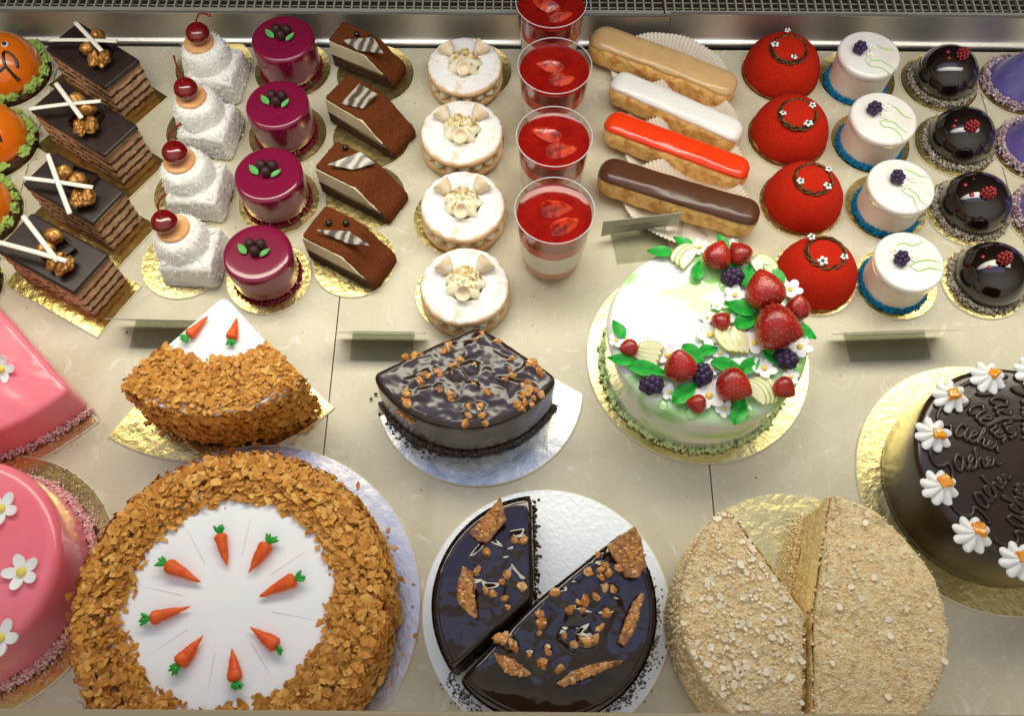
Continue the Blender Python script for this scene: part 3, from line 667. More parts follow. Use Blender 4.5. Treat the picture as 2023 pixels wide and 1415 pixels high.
# ------------------------------------------------------------------ tiramisu slices
def tiramisu(px, py, hw, c4, idx, plaque, beads):
    labs = ['cocoa dusted cream slice furthest back with tilted marbled plaque', 'cocoa dusted cream slice with square marbled plaque and no chocolate beads',
            'cocoa dusted cream slice third from back with one chocolate bead', 'cocoa dusted cream slice nearest the viewer with two shiny chocolate beads']
    c, r, z = round_board(px, py, hw, 'gold card under the %s cocoa slice' % ORD[idx])
    a = at(*c4[0], z); b = at(*c4[1], z); e = at(*c4[2], z)   # front-left foot, front-right foot, back-right foot
    ax = b-a; L_ = ax.length; rz = math.atan2(ax.y, ax.x); dp = abs(-math.sin(rz)*(e-b).x+math.cos(rz)*(e-b).y)
    o = thing('cocoa_cream_slice', labs[idx], 'cake slice', (a.x, a.y, z+.0003), rz, 'cocoa dusted cream slices')
    H = .042
    top = [(0, H-.004), (.003, H), (L_*.30, H), (L_*.5, H-.001), (L_*.64, H-.006), (L_*.82, H-.020), (L_*.95, .015), (L_, .008), (L_, 0)]
    pr_ = [(p.x, p.y) for p in spline([(x, y, 0) for x, y in top], 5)]
    low = [(L_*(1-i/14), 0) for i in range(1, 15)]; lf = [(0, H*i/6*.88) for i in range(1, 6)]
    out = pr_+low+lf; n = len(out); k = M(); ny = 18
    rs = []
    for j in range(ny+1):
        t = j/ny; ins = .0015*(1 if j in (0, ny) else 0)
        cx, cz = L_*.45, H*.4
        rs.append([(x+(cx-x)*ins/.03, dp*t, zz+(cz-zz)*ins/.03 if zz > .001 else zz) for x, zz in out])
    k.rings(rs[::-1], 0); k.build('cocoa_coat', cocoa, o, ang=50, disp=(.0007, 300, 4))
    def slab(z0, z1, name, m, y=-.0012):
        # cut face band between z0 and z1, bounded by the slope
        def xe(zq):
            for (x0, a0), (x1, a1) in zip(pr_[3:], pr_[4:]):
                if a1 <= zq <= a0+1e-6 and x0 > L_*.3: return x0
            return L_*.3
        tp = [(x, zq) for x, zq in pr_ if zq >= z0 and x > .001 and zq <= z1 and x > L_*.4]
        x1 = xe(z1); x0 = xe(z0)
        up = [(.0008+(x1-.0022)*i/10, z1) for i in range(11)]; cur = [(x-.002, zq) for x, zq in tp]
        dn = [(x0-.002-(x0-.0028)*i/10, z0) for i in range(11)]
        po = up+cur+dn; q = M()
        q.rings([[(x, y, zq) for x, zq in po], [(x, .001, zq) for x, zq in po]]); return q.build(name, m, o, ang=40)
    slab(.0185, H-.0035, 'cream_layer', cream_fill, -.0011); slab(.0155, .0182, 'chocolate_glaze_layer', choc_plate, -.0015); slab(.001, .0150, 'sponge_layer', dark_sponge, -.0008)
    inv = (Matrix.Translation(o.location) @ Matrix.Rotation(rz, 4, 'Z')).inverted()
    pp = [inv @ at(x, y, H+z+zz) for (x, y), zz in zip(plaque, (.006, .006, .0015, .0015))]
    k = M(); k.rings([[tuple(p) for p in pp], [tuple(p+Vector((0, 0, .0014))) for p in pp]]); k.build('marbled_plaque', marble_ch, o, ang=30)
    for x, y in beads:
        q = inv @ at(x, y, H+z+.002); k = M(); k.ball((0, 0, 0), .0034, nu=14, nv=9); k.build('chocolate_bead', black_line, o, ang=180, loc=(q.x, q.y, H+.0022))
def marble_mat():
    m = bpy.data.materials.new('marbled_chocolate'); m.use_nodes = True; t = m.node_tree; p = t.nodes['Principled BSDF']; L = t.links.new
    co = t.nodes.new('ShaderNodeTexCoord'); wv = t.nodes.new('ShaderNodeTexWave'); wv.inputs['Scale'].default_value = 32; wv.inputs['Distortion'].default_value = 6; wv.inputs['Detail Scale'].default_value = 1.2
    L(co.outputs['Object'], wv.inputs[0]); r = t.nodes.new('ShaderNodeValToRGB'); e = r.color_ramp.elements
    e[0].position = .2; e[0].color = (.08, .055, .04, 1); e[1].position = .9; e[1].color = (.48, .43, .35, 1); L(wv.outputs['Fac'], r.inputs[0]); L(r.outputs[0], p.inputs['Base Color']); p.inputs['Roughness'].default_value = .3
    return m
marble_ch = marble_mat()
TI = [((742, 148, 77), [(661, 128), (779, 176), (826, 148)], [(676, 77), (738, 72), (758, 103), (708, 98)], [(705, 65), (732, 72)]),
      ((735, 272, 78), [(654, 240), (780, 316), (828, 268)], [(711, 163), (747, 184), (718, 213), (674, 203)], []),
      ((722, 390, 80), [(637, 378), (772, 446), (810, 392)], [(649, 328), (714, 303), (744, 325), (700, 338)], [(684, 293)]),
      ((700, 517, 83), [(612, 509), (744, 576), (798, 520)], [(625, 455), (690, 458), (731, 486), (690, 483)], [(650, 441), (684, 441)])]
for i, (b, c4, pq, bd) in enumerate(TI): tiramisu(*b, c4, i, pq, bd)

# ------------------------------------------------------------------ cream filled cookie sandwiches
def sugar_mat():
    m = mat('sugared_cookie', (.72, .44, .22), .85, bump=.6, bscale=600); t = m.node_tree; L = t.links.new; p = t.nodes['Principled BSDF']
    co = t.nodes.new('ShaderNodeTexCoord'); n = t.nodes.new('ShaderNodeTexNoise'); n.inputs['Scale'].default_value = 75; n.inputs['Detail'].default_value = 9; n.inputs['Roughness'].default_value = .65; L(co.outputs['Object'], n.inputs[0])
    g_ = t.nodes.new('ShaderNodeNewGeometry'); s2 = t.nodes.new('ShaderNodeSeparateXYZ'); L(g_.outputs['Normal'], s2.inputs[0])
    a = t.nodes.new('ShaderNodeMath'); a.operation = 'MULTIPLY_ADD'; a.inputs[1].default_value = .55; L(s2.outputs['Z'], a.inputs[0]); L(n.outputs['Fac'], a.inputs[2])
    r = t.nodes.new('ShaderNodeValToRGB'); e = r.color_ramp.elements; e[0].position = .84; e[0].color = (.76, .50, .27, 1); e[1].position = 1.04 if False else 1.0; e[1].color = (.87, .85, .83, 1); L(a.outputs[0], r.inputs[0]); L(r.outputs[0], p.inputs['Base Color'])
    return m
sugar = sugar_mat()
def cookie_cake(bx, by, hw, topc, thw, idx):
    labs = ['cream filled sugar dusted cookie sandwich furthest back, by the trim', 'cream filled sugar dusted cookie sandwich second from the back',
            'cream filled sugar dusted cookie sandwich third from the back', 'cream filled sugar dusted cookie sandwich nearest viewer, behind the chocolate wedge']
    c, r, z = round_board(bx, by, hw, 'gold card under the %s cookie sandwich' % ORD[idx])
    h = .029; tp = at(*topc, h+z); rt = thw*mpp(*topc, h+z)
    o = thing('cookie_sandwich', labs[idx], 'pastry', (tp.x+.001, tp.y-.001, z+.0003), 0, 'cream filled cookie sandwiches')
    wob = lambda a, k_, z_: 1+.018*noise.noise(Vector((math.cos(a)*3, math.sin(a)*3, idx*5+k_*.3)))
    k = M(); k.lathe([(rt*.9, 0), (rt*.99, .003), (rt*1.0, .007), (rt*.96, .0095), (.02, .0095)], 72, rf=wob); k.build('bottom_cookie', cookie, o, ang=60, disp=(.0008, 250, 3))
    k = M(); n = 17
    for i in range(n):
        a = 2*pi*i/n; k.ball((rt*.80*math.cos(a), rt*.80*math.sin(a), .0145), .0072, (1.15, .85, .95), 12, 8, rot=Matrix.Rotation(a, 3, 'Z'), bump=.4, seed=i)
    k.lathe([(rt*.8, .009), (rt*.8, .019), (.01, .019)], 40); k.build('cream_filling', piped, o, ang=50)
    k = M(); prof = [(rt*.90, .0195), (rt*.97, .021), (rt*.99, .024), (rt*.965, .0275), (rt*.90, .029)]
    for q in (.8, .7, .6, .5, .42): prof.append((rt*q, .0292-.0006*math.sin(q*40)))
    prof += [(rt*.39, .0275), (rt*.37, .024)]
    k.lathe(prof, 84, rf=wob); k.build('top_cookie', sugar, o, ang=60, disp=(.0007, 220, 4))
    k = M(); rr = rt*.40
    k.lathe([(rr*.9, .024), (rr*1.05, .029), (rr*.95, .033), (rr*.6, .037), (rr*.2, .0385)], 64, rf=lambda a, k_, z_: 1+.16*math.sin(7*a+k_*1.0)); ro = k.build('cream_rosette', piped, o, ang=60, disp=(.0008, 150, 2))
    k = M()
    for i in range(95):
        a = rnd(0, 6.28); q = rr*math.sqrt(random.random())*.8; k.chunk((q*math.cos(a)*.9, q*math.sin(a)+.003, .0385-q*.25), rnd(.0018, .0038))
    stuff(k.build('chopped_nuts', nut_bit, o, ang=0))
    for px_, py_, ax_, sz in ((-.0145, .0115, 2.4, 1), (.0135, .0135, .75, 1), (-.0005, -.0085, 4.7, .8)):
        k = M(); k.lathe([(.0012, 0), (.004, .003), (.0064, .008), (.0070, .0115), (.0058, .0113), (.0040, .0085), (.0018, .007)], 20)
        cn = k.build('hollow_cone', meringue, o, ang=50, loc=(px_*.92, py_, .031)); cn.scale = (sz*1.35,)*3
        cn.rotation_euler = Vector((math.cos(ax_)*1.0, math.sin(ax_)*1.0, .55 if sz == 1 else 1.3)).to_track_quat('Z', 'Y').to_euler()
CK = [((935, 143, 77), (916, 124), 77), ((918, 283, 80), (910, 258), 82), ((902, 433, 86), (912, 403), 86), ((908, 582, 88), (916, 560), 90)]
for i, (b, t_, hw_) in enumerate(CK): cookie_cake(*b, t_, hw_, i)

# ------------------------------------------------------------------ dessert cups
def straw_slice(parent, loc, s, rz, m=None):
    # a quarter of a strawberry: flat cut faces meeting in a ridge
    k = M(); rs = []; n = 14
    for i in range(n+1):
        t = i/n; wv = s*.40*(math.sin(pi*(.05+.95*t)**.72))**.8+.0004; x = (t-.45)*s*1.25
        rs.append([(x, -wv, 0), (x, -wv*.55, wv*.34), (x, -wv*.05, wv*.80), (x, wv*.12, wv*.74), (x, wv*.62, wv*.42), (x, wv*.98, wv*.08), (x, wv*.7, -wv*.3), (x, -wv*.6, -wv*.3)])
    k.rings(rs); o = k.build('strawberry_slice', strawb_wet, parent, ang=50, loc=loc, disp=(.0006, 200, 3)); o.rotation_euler = (rnd(-.4, .3), rnd(-.15, .15), rz)
strawb_wet = mat('strawberry_in_jelly', (.20, .004, .004), .16, coat=.5, c2=(.58, .05, .012), cscale=120, bump=.5, bscale=260)
def cup(rimc, hw, hgt, idx):
    labs = ['clear dessert cup cut by the top edge of the photo', 'clear dessert cup second from the back with two strawberry slices', 'clear dessert cup third from back, strawberries upright in jelly', 'clear dessert cup nearest viewer showing its white layer']
    p = at(*rimc, hgt); r1 = hw*mpp(*rimc, hgt)
    o = thing('dessert_cup', labs[idx], 'dessert cup', (p.x, p.y, .0004), rnd(0, 1), 'layered desserts in clear cups')
    r0 = r1*.66
    def rad(z): return r0+(r1-r0)*min(1, (z/hgt))**.46
    k = M(); zs = [0.0, .004, .01, .02, .035, .05, .065, .08, hgt-.002, hgt]
    prof = [(r0*.9, 0)]+[(rad(z), z) for z in zs[1:]]+[(r1-.0002, hgt+.0006)]+[(rad(z)-.0011, z) for z in zs[:0:-1] if z > .009]+[(.002, .010)]
    k.lathe(prof, 72, cap1=False); k.build('cup_wall', cup_m, o, ang=40)
    k = M(); k.tube([(r1*math.cos(2*pi*i/72), r1*math.sin(2*pi*i/72), hgt) for i in range(72)], .00055, 6, closed=True); k.build('rim', cup_rim, o, ang=180)
    def lay(z0, z1, m, name, curve=0, top=True):
        q = [(rad(z0)-.0016, z0)]+[(rad(z0+(z1-z0)*i/4)-.0016, z0+(z1-z0)*i/4) for i in range(1, 5)]
        q += [((rad(z1)-.0016)*s_, z1-curve*(1-s_**8)) for s_ in (.98, .94, .85, .6, .3, .02)]
        k = M(); k.lathe(q, 64); return k.build(name, m, o, ang=50)
    H = hgt
    lay(.0105, H*.26, compote, 'fruit_layer'); lay(H*.262, H*.60, panna, 'cream_layer'); lay(H*.602, H*.74, jelly_side, 'orange_jelly_layer')
    lay(H*.742, H*.925, jelly, 'red_jelly_layer', curve=.0022)
    zt = H*.925-.0015
    if idx == 3: sp = [((.001, .007), .023, .1), ((.009, -.013), .021, .5)]
    elif idx == 2: sp = [((-.006, .010), .023, 2.9), ((.006, -.010), .023, .1)]
    elif idx == 1: sp = [((-.003, .008), .021, 3.0), ((.006, -.011), .020, .1)]
    else: sp = [((-.004, .004), .024, 2.7), ((.008, -.012), .021, .3)]
    o.rotation_euler = (0, 0, 0)
    for (x, y), s_, rz in sp: straw_slice(o, (x, y, zt-.001), s_*1.12, rz)
cup_rim = mat('cup_rim', (.55, .52, .56), .15, coat=.5)
for i, (rc, hw_) in enumerate([((1089, 3), 70), ((1096, 129), 73), ((1095, 269), 75), ((1096, 415), 79)]): cup(rc, hw_, .092, i)

# ------------------------------------------------------------------ eclairs in fluted papers
tan_i = mat('coffee_icing', (.62, .40, .18), .22, coat=.3, c2=(.58, .36, .16), cscale=60)
white_i = mat('white_icing_glaze', (.80, .78, .74), .28, coat=.2)
red_i = mat('orange_red_icing', (.80, .045, .006), .2, coat=.4)
choc_i = mat('milk_chocolate_icing', (.085, .030, .014), .3, coat=.2)
def eclair(p0, p1, name_label, m, wpx, idx, pp):
    zc = .020; a = at(*p0, zc); b = at(*p1, zc); ax = b-a; L_ = ax.length; rz = math.atan2(ax.y, ax.x); c = (a+b)/2
    rw = wpx*.5*mpp((p0[0]+p1[0])/2, (p0[1]+p1[1])/2, zc)*.97; rh = .0165
    # fluted paper cup pressed flat beneath
    po = thing('fluted_paper', 'white fluted paper under the '+pp, 'paper case', (c.x, c.y, .0003), rz, 'fluted papers under the eclairs')
    k = M(); n = 180; rs = []
    for t, zz in ((.0, .0002), (.35, .0002), (.62, .0004), (.70, .0012), (.76, .006), (.84, .014), (.92, .021), (1.0, .027)):
        ring = []
        for i in range(n):
            g_ = 2*pi*i/n; pl = (1+.018*(1 if i % 2 else -1)*max(0, (t-.55)*2.2)); ex = L_*.40*t*pl; ey = (rw*1.0+.030)*t*pl
            side = math.sin(g_); up = zz*(1.0 if side > 0 else .45)*(.55+.45*abs(side))
            ring.append((ex*math.cos(g_)+.012, ey*math.sin(g_)+.001, up+.0006*math.sin(i*.31)))
        rs.append(ring)
    k.rings(rs, 0, False, False); k.build('pleated_sheet', paper, po, ang=0)
    o = thing('eclair', name_label, 'eclair', (c.x, c.y, .0012), rz, 'iced eclairs')
    def sec(t, sy, sz_, wobk):
        x = (t-.5)*L_; e = min(t, 1-t)*L_; q = 1 if e > rw else math.sqrt(max(0, 1-((rw-e)/rw)**2.3))
        q = max(q, .03); bend = .0015*math.sin(t*3+idx); return x, q, bend
    k = M(); rs = []; N = 54; n = 36
    for i in range(N+1):
        t = i/N; x, q, bd = sec(t, 1, 1, 0); ring = []
        for j in range(n):
            g_ = 2*pi*j/n; cg, sg = math.cos(g_), math.sin(g_)
            yy = rw*(abs(cg)**.75)*math.copysign(1, cg); zz = rh*(abs(sg)**.7)*math.copysign(1, sg)
            w_ = 1+.085*noise.noise(Vector((x*55, cg*1.6, sg*1.6+idx*4)))*(1 if sg < .4 else .3)
            if sg < .25: w_ += .05*math.sin(x*260+math.sin(x*90)*2)*(.35+max(0, .25-abs(sg+.1)))
            if sg < -.6: w_ *= .97
            ring.append((x, (yy*q+bd)*w_, zc-.001+zz*(.25+.75*q)*w_))
        rs.append(ring)
    k.rings(rs); k.build('choux_shell', dough, o, ang=180, disp=(.0007, 220, 4))
    k = M(); rs = []; A0 = R(34); A1 = R(146); nn = 24
    for i in range(N+1):
        t = i/N; x, q, bd = sec(.008+.984*t, 1, 1, 0); ring = []; x *= 1.008
        jag = .13*noise.noise(Vector((x*48, idx*3.3, 0)))
        for j in range(nn+1):
            g_ = A0-jag+(A1-A0+2*jag)*j/nn; cg, sg = math.cos(g_), math.sin(g_)
            yy = rw*1.0*(abs(cg)**.62)*math.copysign(1, cg); zz = rh*(abs(sg)**.38)*1.0-.0022*(abs(cg)**3)
            ring.append((x, (yy*q+bd)*(1+.02*noise.noise(Vector((x*30, idx, cg)))), zc+.0008+zz*(.25+.75*q)*1.04+.0009*noise.noise(Vector((x*28, cg*2, idx*5)))))
        for j in range(nn, -1, -1):
            g_ = A0+(A1-A0)*j/nn; cg, sg = math.cos(g_), math.sin(g_)
            ring.append((x, rw*.93*cg*q+bd, zc-.0025+rh*.86*(abs(sg)**.8)*(.25+.75*q)))
        rs.append(ring)
    k.rings(rs); k.build('icing', m, o, ang=70, disp=(.0003, 90, 2))
eclair((1166, 83), (1450, 190), 'eclair with tan coffee icing, furthest back against the trim', tan_i, 70, 0, 'tan iced eclair')
eclair((1205, 172), (1462, 280), 'eclair with white icing between the tan and red ones', white_i, 60, 1, 'white iced eclair')
eclair((1193, 252), (1476, 352), 'eclair with bright red icing', red_i, 62, 2, 'red iced eclair')
eclair((1182, 345), (1496, 440), 'large eclair with brown chocolate icing behind the price card', choc_i, 70, 3, 'chocolate iced eclair')

# ------------------------------------------------------------------ red velvet domes with twig wreaths
def wreath_flower(parent, c, s):
    f = M()
    for i in range(5):
        a = 2*pi*i/5+rnd(0, .3); f.ball((s*.62*math.cos(a), s*.62*math.sin(a), 0), s*.42, (1, .85, .6), 9, 6, rot=Matrix.Rotation(a, 3, 'Z'))
    fo = f.build('flower', icing_white, parent, ang=180, loc=c)
    fo.rotation_euler = (rnd(-.3, .1), rnd(-.2, .2), rnd(0, 1))
    f = M(); f.ball((0, 0, s*.25), s*.3, nu=8, nv=6); f.build('flower_centre', green_dot, fo, ang=180)
green_dot = mat('dark_green_dot', (.01, .18, .03), .5)
def velvet_dome(px, py, hw, ring, fl, idx):
    labs = ['red velvet dome with twig wreath furthest back, by the steel trim', 'red velvet dome with twig wreath second from the back',
            'red velvet dome third from back showing cream at its foot', 'red velvet dome with twig wreath touching the fruit topped cake']
    c, r, z = round_board(px, py, hw, 'gold card under the %s red dome' % ORD[idx])
    rr = r*.945; h = .043
    o = thing('red_velvet_dome', labs[idx], 'cake', (c.x+.001, c.y+.001, z+.0003), 0, 'red velvet dome cakes')
    k = M(); k.lathe([(rr*.985, 0), (rr*1.0, .002), (rr*.975, .0055), (.02, .006)], 64, rf=lambda a, k_, z_: 1+.01*math.sin(a*9+idx)); k.build('sponge_base', sponge_y, o, disp=(.0006, 300, 3))
    k = M(); prof = []
    for i in range(17):
        t = pi/2*i/16; prof.append((max(.0004, rr*1.0*math.cos(t)**.88), .003+(h-.003)*math.sin(t)**1.04))
    k.lathe(prof, 72, rf=lambda a, k_, z_: 1+.012*noise.noise(Vector((math.cos(a)*2, math.sin(a)*2, k_*.4+idx*9)))); k.build('velvet_dome', velvet, o, ang=180)
    wc = at(*ring, h+z-.001)-o.location; R0 = .0188; k = M()
    W = bpy.data.objects.new('twig_wreath', None)
    for s_ in range(3):
        pts = []
        for i in range(60):
            a = 2*pi*i/60; b = a*4+s_*2.09+idx
            wob = 1+.04*math.sin(a*3+s_*2+idx)
            pts.append(((R0*wob+.0013*math.cos(b))*math.cos(a), (R0*wob+.0013*math.cos(b))*math.sin(a), .0013*math.sin(b)))
        k.tube(pts, .00115, 6, closed=True)
    wr = k.build('twig_wreath', twig, o, ang=180, loc=(wc.x, wc.y, h-.0035))
    off = Vector((wc.x, wc.y)); wr.rotation_euler = (-off.y*9, off.x*9, 0)
    for x, y, s_ in fl:
        q = at(x, y, h+z+.001)-o.location-Vector((wc.x, wc.y, h-.0035)); wreath_flower(wr, (q.x, q.y, .003), .0042*s_)
VD = [((1539, 146, 77), (1560, 92), [(1557, 57, .8), (1533, 83, 1.1), (1570, 107, .9)]),
      ((1554, 272, 79), (1576, 224), [(1605, 208, .9), (1547, 222, .9), (1597, 242, 1.2)]),
      ((1580, 404, 82), (1607, 352), [(1638, 333, .9), (1581, 357, 1), (1636, 367, 1.15)]),
      ((1606, 552, 84), (1633, 496), [(1604, 464, 1), (1626, 515, 1.3), (1670, 506, 1)])]
for i, (b, rg, fl) in enumerate(VD): velvet_dome(*b, rg, fl, i)

# ------------------------------------------------------------------ white cylinders with blackberries
def white_cake(px, py, hw, topc, berry, idx, fl, lines):
    labs = ['white cylinder cake with blue crumb foot furthest back', 'white cylinder cake with blue crumb foot second from the back',
            'white cylinder cake third from back, two daisies beside its blackberry', 'white cylinder cake with blue crumb foot nearest the viewer']
    c, r, z = round_board(px, py, hw, 'gold card under the %s white cake' % ORD[idx])
    h = .045; t_ = at(*topc, h+z); t_.z = 0
    o = thing('white_mousse_cake', labs[idx], 'cake', ((c.x+t_.x)/2, (c.y+t_.y)/2, z+.0003), 0, 'white mousse cakes')
    base = o.location.copy(); rr = .0345; k = M()
    k.lathe([(rr*.94, 0), (rr*.93, .012), (rr*.955, .028), (rr*.985, h-.006), (rr*.98, h-.004), (.01, h-.004)], 72, rf=lambda a, k_, z_: 1+.008*noise.noise(Vector((math.cos(a)*2, math.sin(a)*2, k_+idx*3)))); k.build('mousse_side', cream_side, o, ang=60)
    k = M(); prof = [(rr*.965, h-.009), (rr*.993, h-.0085)]
    for i in range(0, 7): a = pi/2*i/6; prof.append((rr*1.0-.0036*(1-math.cos(a)), h-.0036+.0036*math.sin(a)))
    prof += [(rr*.6, h-.0001), (rr*.02, h-.0002)]
    k.lathe(prof, 72, rf=lambda a, k_, z_: 1+(.006*math.sin(a*5+idx) if k_ < 2 else 0)); k.build('white_glaze', white_glaze, o, ang=180)
    crumb_ring(o, rr*.96, 2000, .0012, blue_crumb, h=.007, spread=.0026)
    q = at(*berry, h+z+.003)-base; blackberry(o, (q.x, q.y, h-.0005), .0082, 9, rz=rnd(.8, 1.6), elong=1.25)
    for x, y in fl:
        q = at(x, y, h+z+.001)-base; flower(o, (q.x, q.y, h), .0050, cr=.3)
    for l in lines:
        pts = spline([at(x, y, h+z)-base+Vector((0, 0, -z)) for x, y in l], 6)
        pts = [Vector((p.x, p.y, h+.0001)) for p in pts]
        n_ = len(pts); k = M(); k.tube(pts, [.0004+.00035*math.sin(pi*i/(n_-1)) for i in range(n_)], 6, flat=.6); k.build('icing_line', icing_green, o, ang=180)
WC = [((1691, 156, 76), (1714, 118), (1697, 99), [(1721, 97), (1719, 113)], [[(1730, 91), (1745, 99), (1765, 102)], [(1707, 119), (1717, 133), (1740, 138), (1761, 152)], [(1714, 124), (1735, 122), (1752, 130), (1770, 142)]]),
      ((1718, 283, 78), (1743, 237), (1727, 217), [(1753, 214), (1748, 229)], [[(1752, 205), (1770, 215), (1785, 230), (1801, 235)], [(1737, 240), (1745, 250), (1762, 253), (1776, 265), (1783, 277)], [(1738, 239), (1762, 241), (1778, 254), (1790, 262)]]),
      ((1748, 411, 81), (1782, 371), (1773, 350), [(1803, 352), (1792, 365)], [[(1788, 333), (1806, 339), (1820, 347), (1835, 348)], [(1780, 370), (1789, 381), (1804, 389), (1810, 402), (1816, 417)], [(1795, 372), (1812, 383), (1820, 396), (1832, 405)]]),
      ((1767, 561, 82), (1793, 515), (1781, 511), [(1768, 494), (1803, 507)], [[(1772, 484), (1785, 479), (1805, 484), (1825, 475)], [(1799, 525), (1812, 517), (1835, 513), (1860, 518)], [(1800, 526), (1815, 535), (1838, 529), (1861, 534)]])]
for i, (b, tc_, be, fl, li) in enumerate(WC): white_cake(*b, tc_, be, i, fl, li)

# ------------------------------------------------------------------ black glazed domes
def black_dome(px, py, hw, berry, idx, drops):
    labs = ['black glazed dome furthest back with raspberry and red jelly drop by trim', 'black glazed dome second from back with one raspberry',
            'black glazed dome third from the back with raspberry', 'black glazed dome nearest viewer with raspberry and jelly drops']
    c, r, z = round_board(px, py, hw, 'gold card under the %s black dome' % ORD[idx])
    rr = .0352; h = .043
    o = thing('black_dome_cake', labs[idx], 'cake', (c.x+.0035, c.y+.002, z+.0003), 0, 'black glazed dome cakes')
    base = o.location.copy()
    k = M(); prof = [(rr*.93, 0), (rr*.98, .006)]
    for i in range(1, 16):
        t = pi/2*i/15; prof.append((max(.0003, rr*math.cos(t)**.85), .008+(h-.008)*math.sin(t)))
    k.lathe(prof, 80); k.build('glazed_dome', black_glaze, o, ang=180)
    crumb_ring(o, rr+.0012, 1900, .0012, coco_dark, name='coconut_collar', h=.005, spread=.0042)
    C = Vector((base.x, base.y, base.z+.008))
    def seat(x, y):
        p = hit(x, y, C, rr, h-.008); return p-base
    p = seat(*berry); k = M()
    for i in range(34):
        t = math.acos(1-2*(i+.5)/34); a = i*2.399; q = .0056*(1-.25*math.cos(t)*.5)
        k.ball((q*math.sin(t)*math.cos(a), q*math.sin(t)*math.sin(a), .0052+.0068*math.cos(t)), .0019, nu=8, nv=6)
    k.ball((0, 0, .005), .0056, nu=12, nv=8); k.build('raspberry', raspberry, o, ang=180, loc=p-Vector((0, 0, .001))).rotation_euler = (rnd(-.3, .3), rnd(.1, .5), 0)
    for x, y, s_ in drops:
        p = seat(x, y); k = M(); k.ball((0, 0, 0), .002*s_, (1, 1, .7)); k.build('jelly_drop', raspberry, o, ang=180, loc=p)
BD = [((1854, 165, 76), (1900, 110), [(1874, 100, 1.4), (1876, 112, 1.2)]), ((1883, 288, 78), (1914, 250), [(1886, 247, 1.3), (1890, 236, 1)]),
      ((1909, 420, 81), (1948, 381), [(1910, 364, 1.3), (1922, 383, 1.5), (1926, 352, .8)]), ((1940, 560, 82), (1980, 514), [(1943, 507, 1.3), (1956, 528, 1.4), (1950, 490, .8)])]
for i, (b, be, dr) in enumerate(BD): black_dome(*b, be, i, dr)

# ------------------------------------------------------------------ violet cones at the right edge
def violet_cake(px, py, hw, idx):
    labs = ['violet cone cake with coconut foot cut by the right edge, by trim', 'violet cone cake at the right edge beside second black dome', 'violet cone cake mostly outside the right edge, beside third black dome']
    c, r, z = round_board(px, py, hw, 'gold card under the %s violet cone' % ORD[idx], group='gold cards under the violet cones')
    o = thing('violet_cone_cake', labs[idx], 'cake', (c.x+.002, c.y+.002, z+.0003), 0, 'violet cone cakes')
    k = M(); rr = r*.80; h = .062
    prof = [(rr, 0), (rr*.99, .004)]+[(rr*.98*(1-t)**.85+.006*(t > .9), .004+(h-.004)*t) for t in [i/12 for i in range(1, 12)]]+[(.004, h), (.0005, h+.0005)]
    k.lathe(prof, 64); k.build('glazed_cone', violet_glaze, o, ang=180)
    crumb_ring(o, rr+.0025, 1500, .0017, coco_violet, name='coconut_collar', h=.009, spread=.0048)
for i, b in enumerate([(2008, 170, 77), (2038, 298, 79), (2070, 430, 82)]): violet_cake(*b, i)

# ------------------------------------------------------------------ price cards in clear holders
def price_card(pl, pr_, lean, label, w_foot=.06, stand=.036, curl=False, hf=.030):
    a = at(*pl, stand); b = at(*pr_, stand); ax = b-a; L_ = ax.length; rz = math.atan2(ax.y, ax.x); c = (a+b)/2
    o = thing('price_card', label, 'price card', (c.x, c.y, 0), rz, 'price cards in clear holders')
    # local: top edge along x at (0, 0, stand); the card leans so its foot is further back
    dy = math.tan(lean)
    def pt(x, z): return (x, (stand-z)*dy, z)
    k = M(); n = 12; top = []; bot = []
    z0 = .008
    for i in range(n+1):
        x = -L_/2+L_*i/n; q = (.004*(1-i/n)**3 if curl else 0); top.append(pt(x, stand)); bot.append((x, (stand-z0)*dy-q, z0+q*.3))
    th = Vector((0, .0005, .0002))
    k.rings([[tuple(p) for p in top+bot[::-1]], [tuple(Vector(p)+th) for p in top+bot[::-1]]]); k.build('card', card_w, o, ang=30)
    hx = L_*.40; k = M()
    def sheet(p, q, t=.0007):
        p = Vector(p); q = Vector(q); d_ = (q-p).normalized(); nn = Vector((0, -d_.z, d_.y))*t
        k.add([(-hx+.004, p.y, p.z), (hx-.004, p.y, p.z), (hx-.004, q.y, q.z), (-hx+.004, q.y, q.z)]+[(x, p2.y+nn.y, p2.z+nn.z) for x, p2 in ((-hx+.004, p), (hx-.004, p), (hx-.004, q), (-hx+.004, q))],
              [(0, 1, 2, 3), (7, 6, 5, 4), (0, 4, 5, 1), (1, 5, 6, 2), (2, 6, 7, 3), (3, 7, 4, 0)])
    yb_ = stand*dy
    sheet((0, yb_-.0012, .0006), (0, (stand-.024)*dy-.0012, .024)); sheet((0, yb_+.0012, .0006), (0, (stand-.020)*dy+.0012, .020)); sheet((0, yb_-.0012-hf, .0006), (0, yb_+.0012, .0006))
    k.build('clear_holder', holder_m, o, ang=30)
price_card((1192, 438), (1350, 420), R(8), 'price card with curled corner beside the nearest dessert cup', curl=True, hf=.034)
price_card((655, 658), (836, 660), R(28), 'price card edge on, left of the chocolate nut wedge')
price_card((207, 630), (386, 634), R(26), 'price card in holder behind the carrot cake wedge')
price_card((1672, 661), (1902, 653), R(27), 'price card in front of the white and black cakes at right', stand=.04)

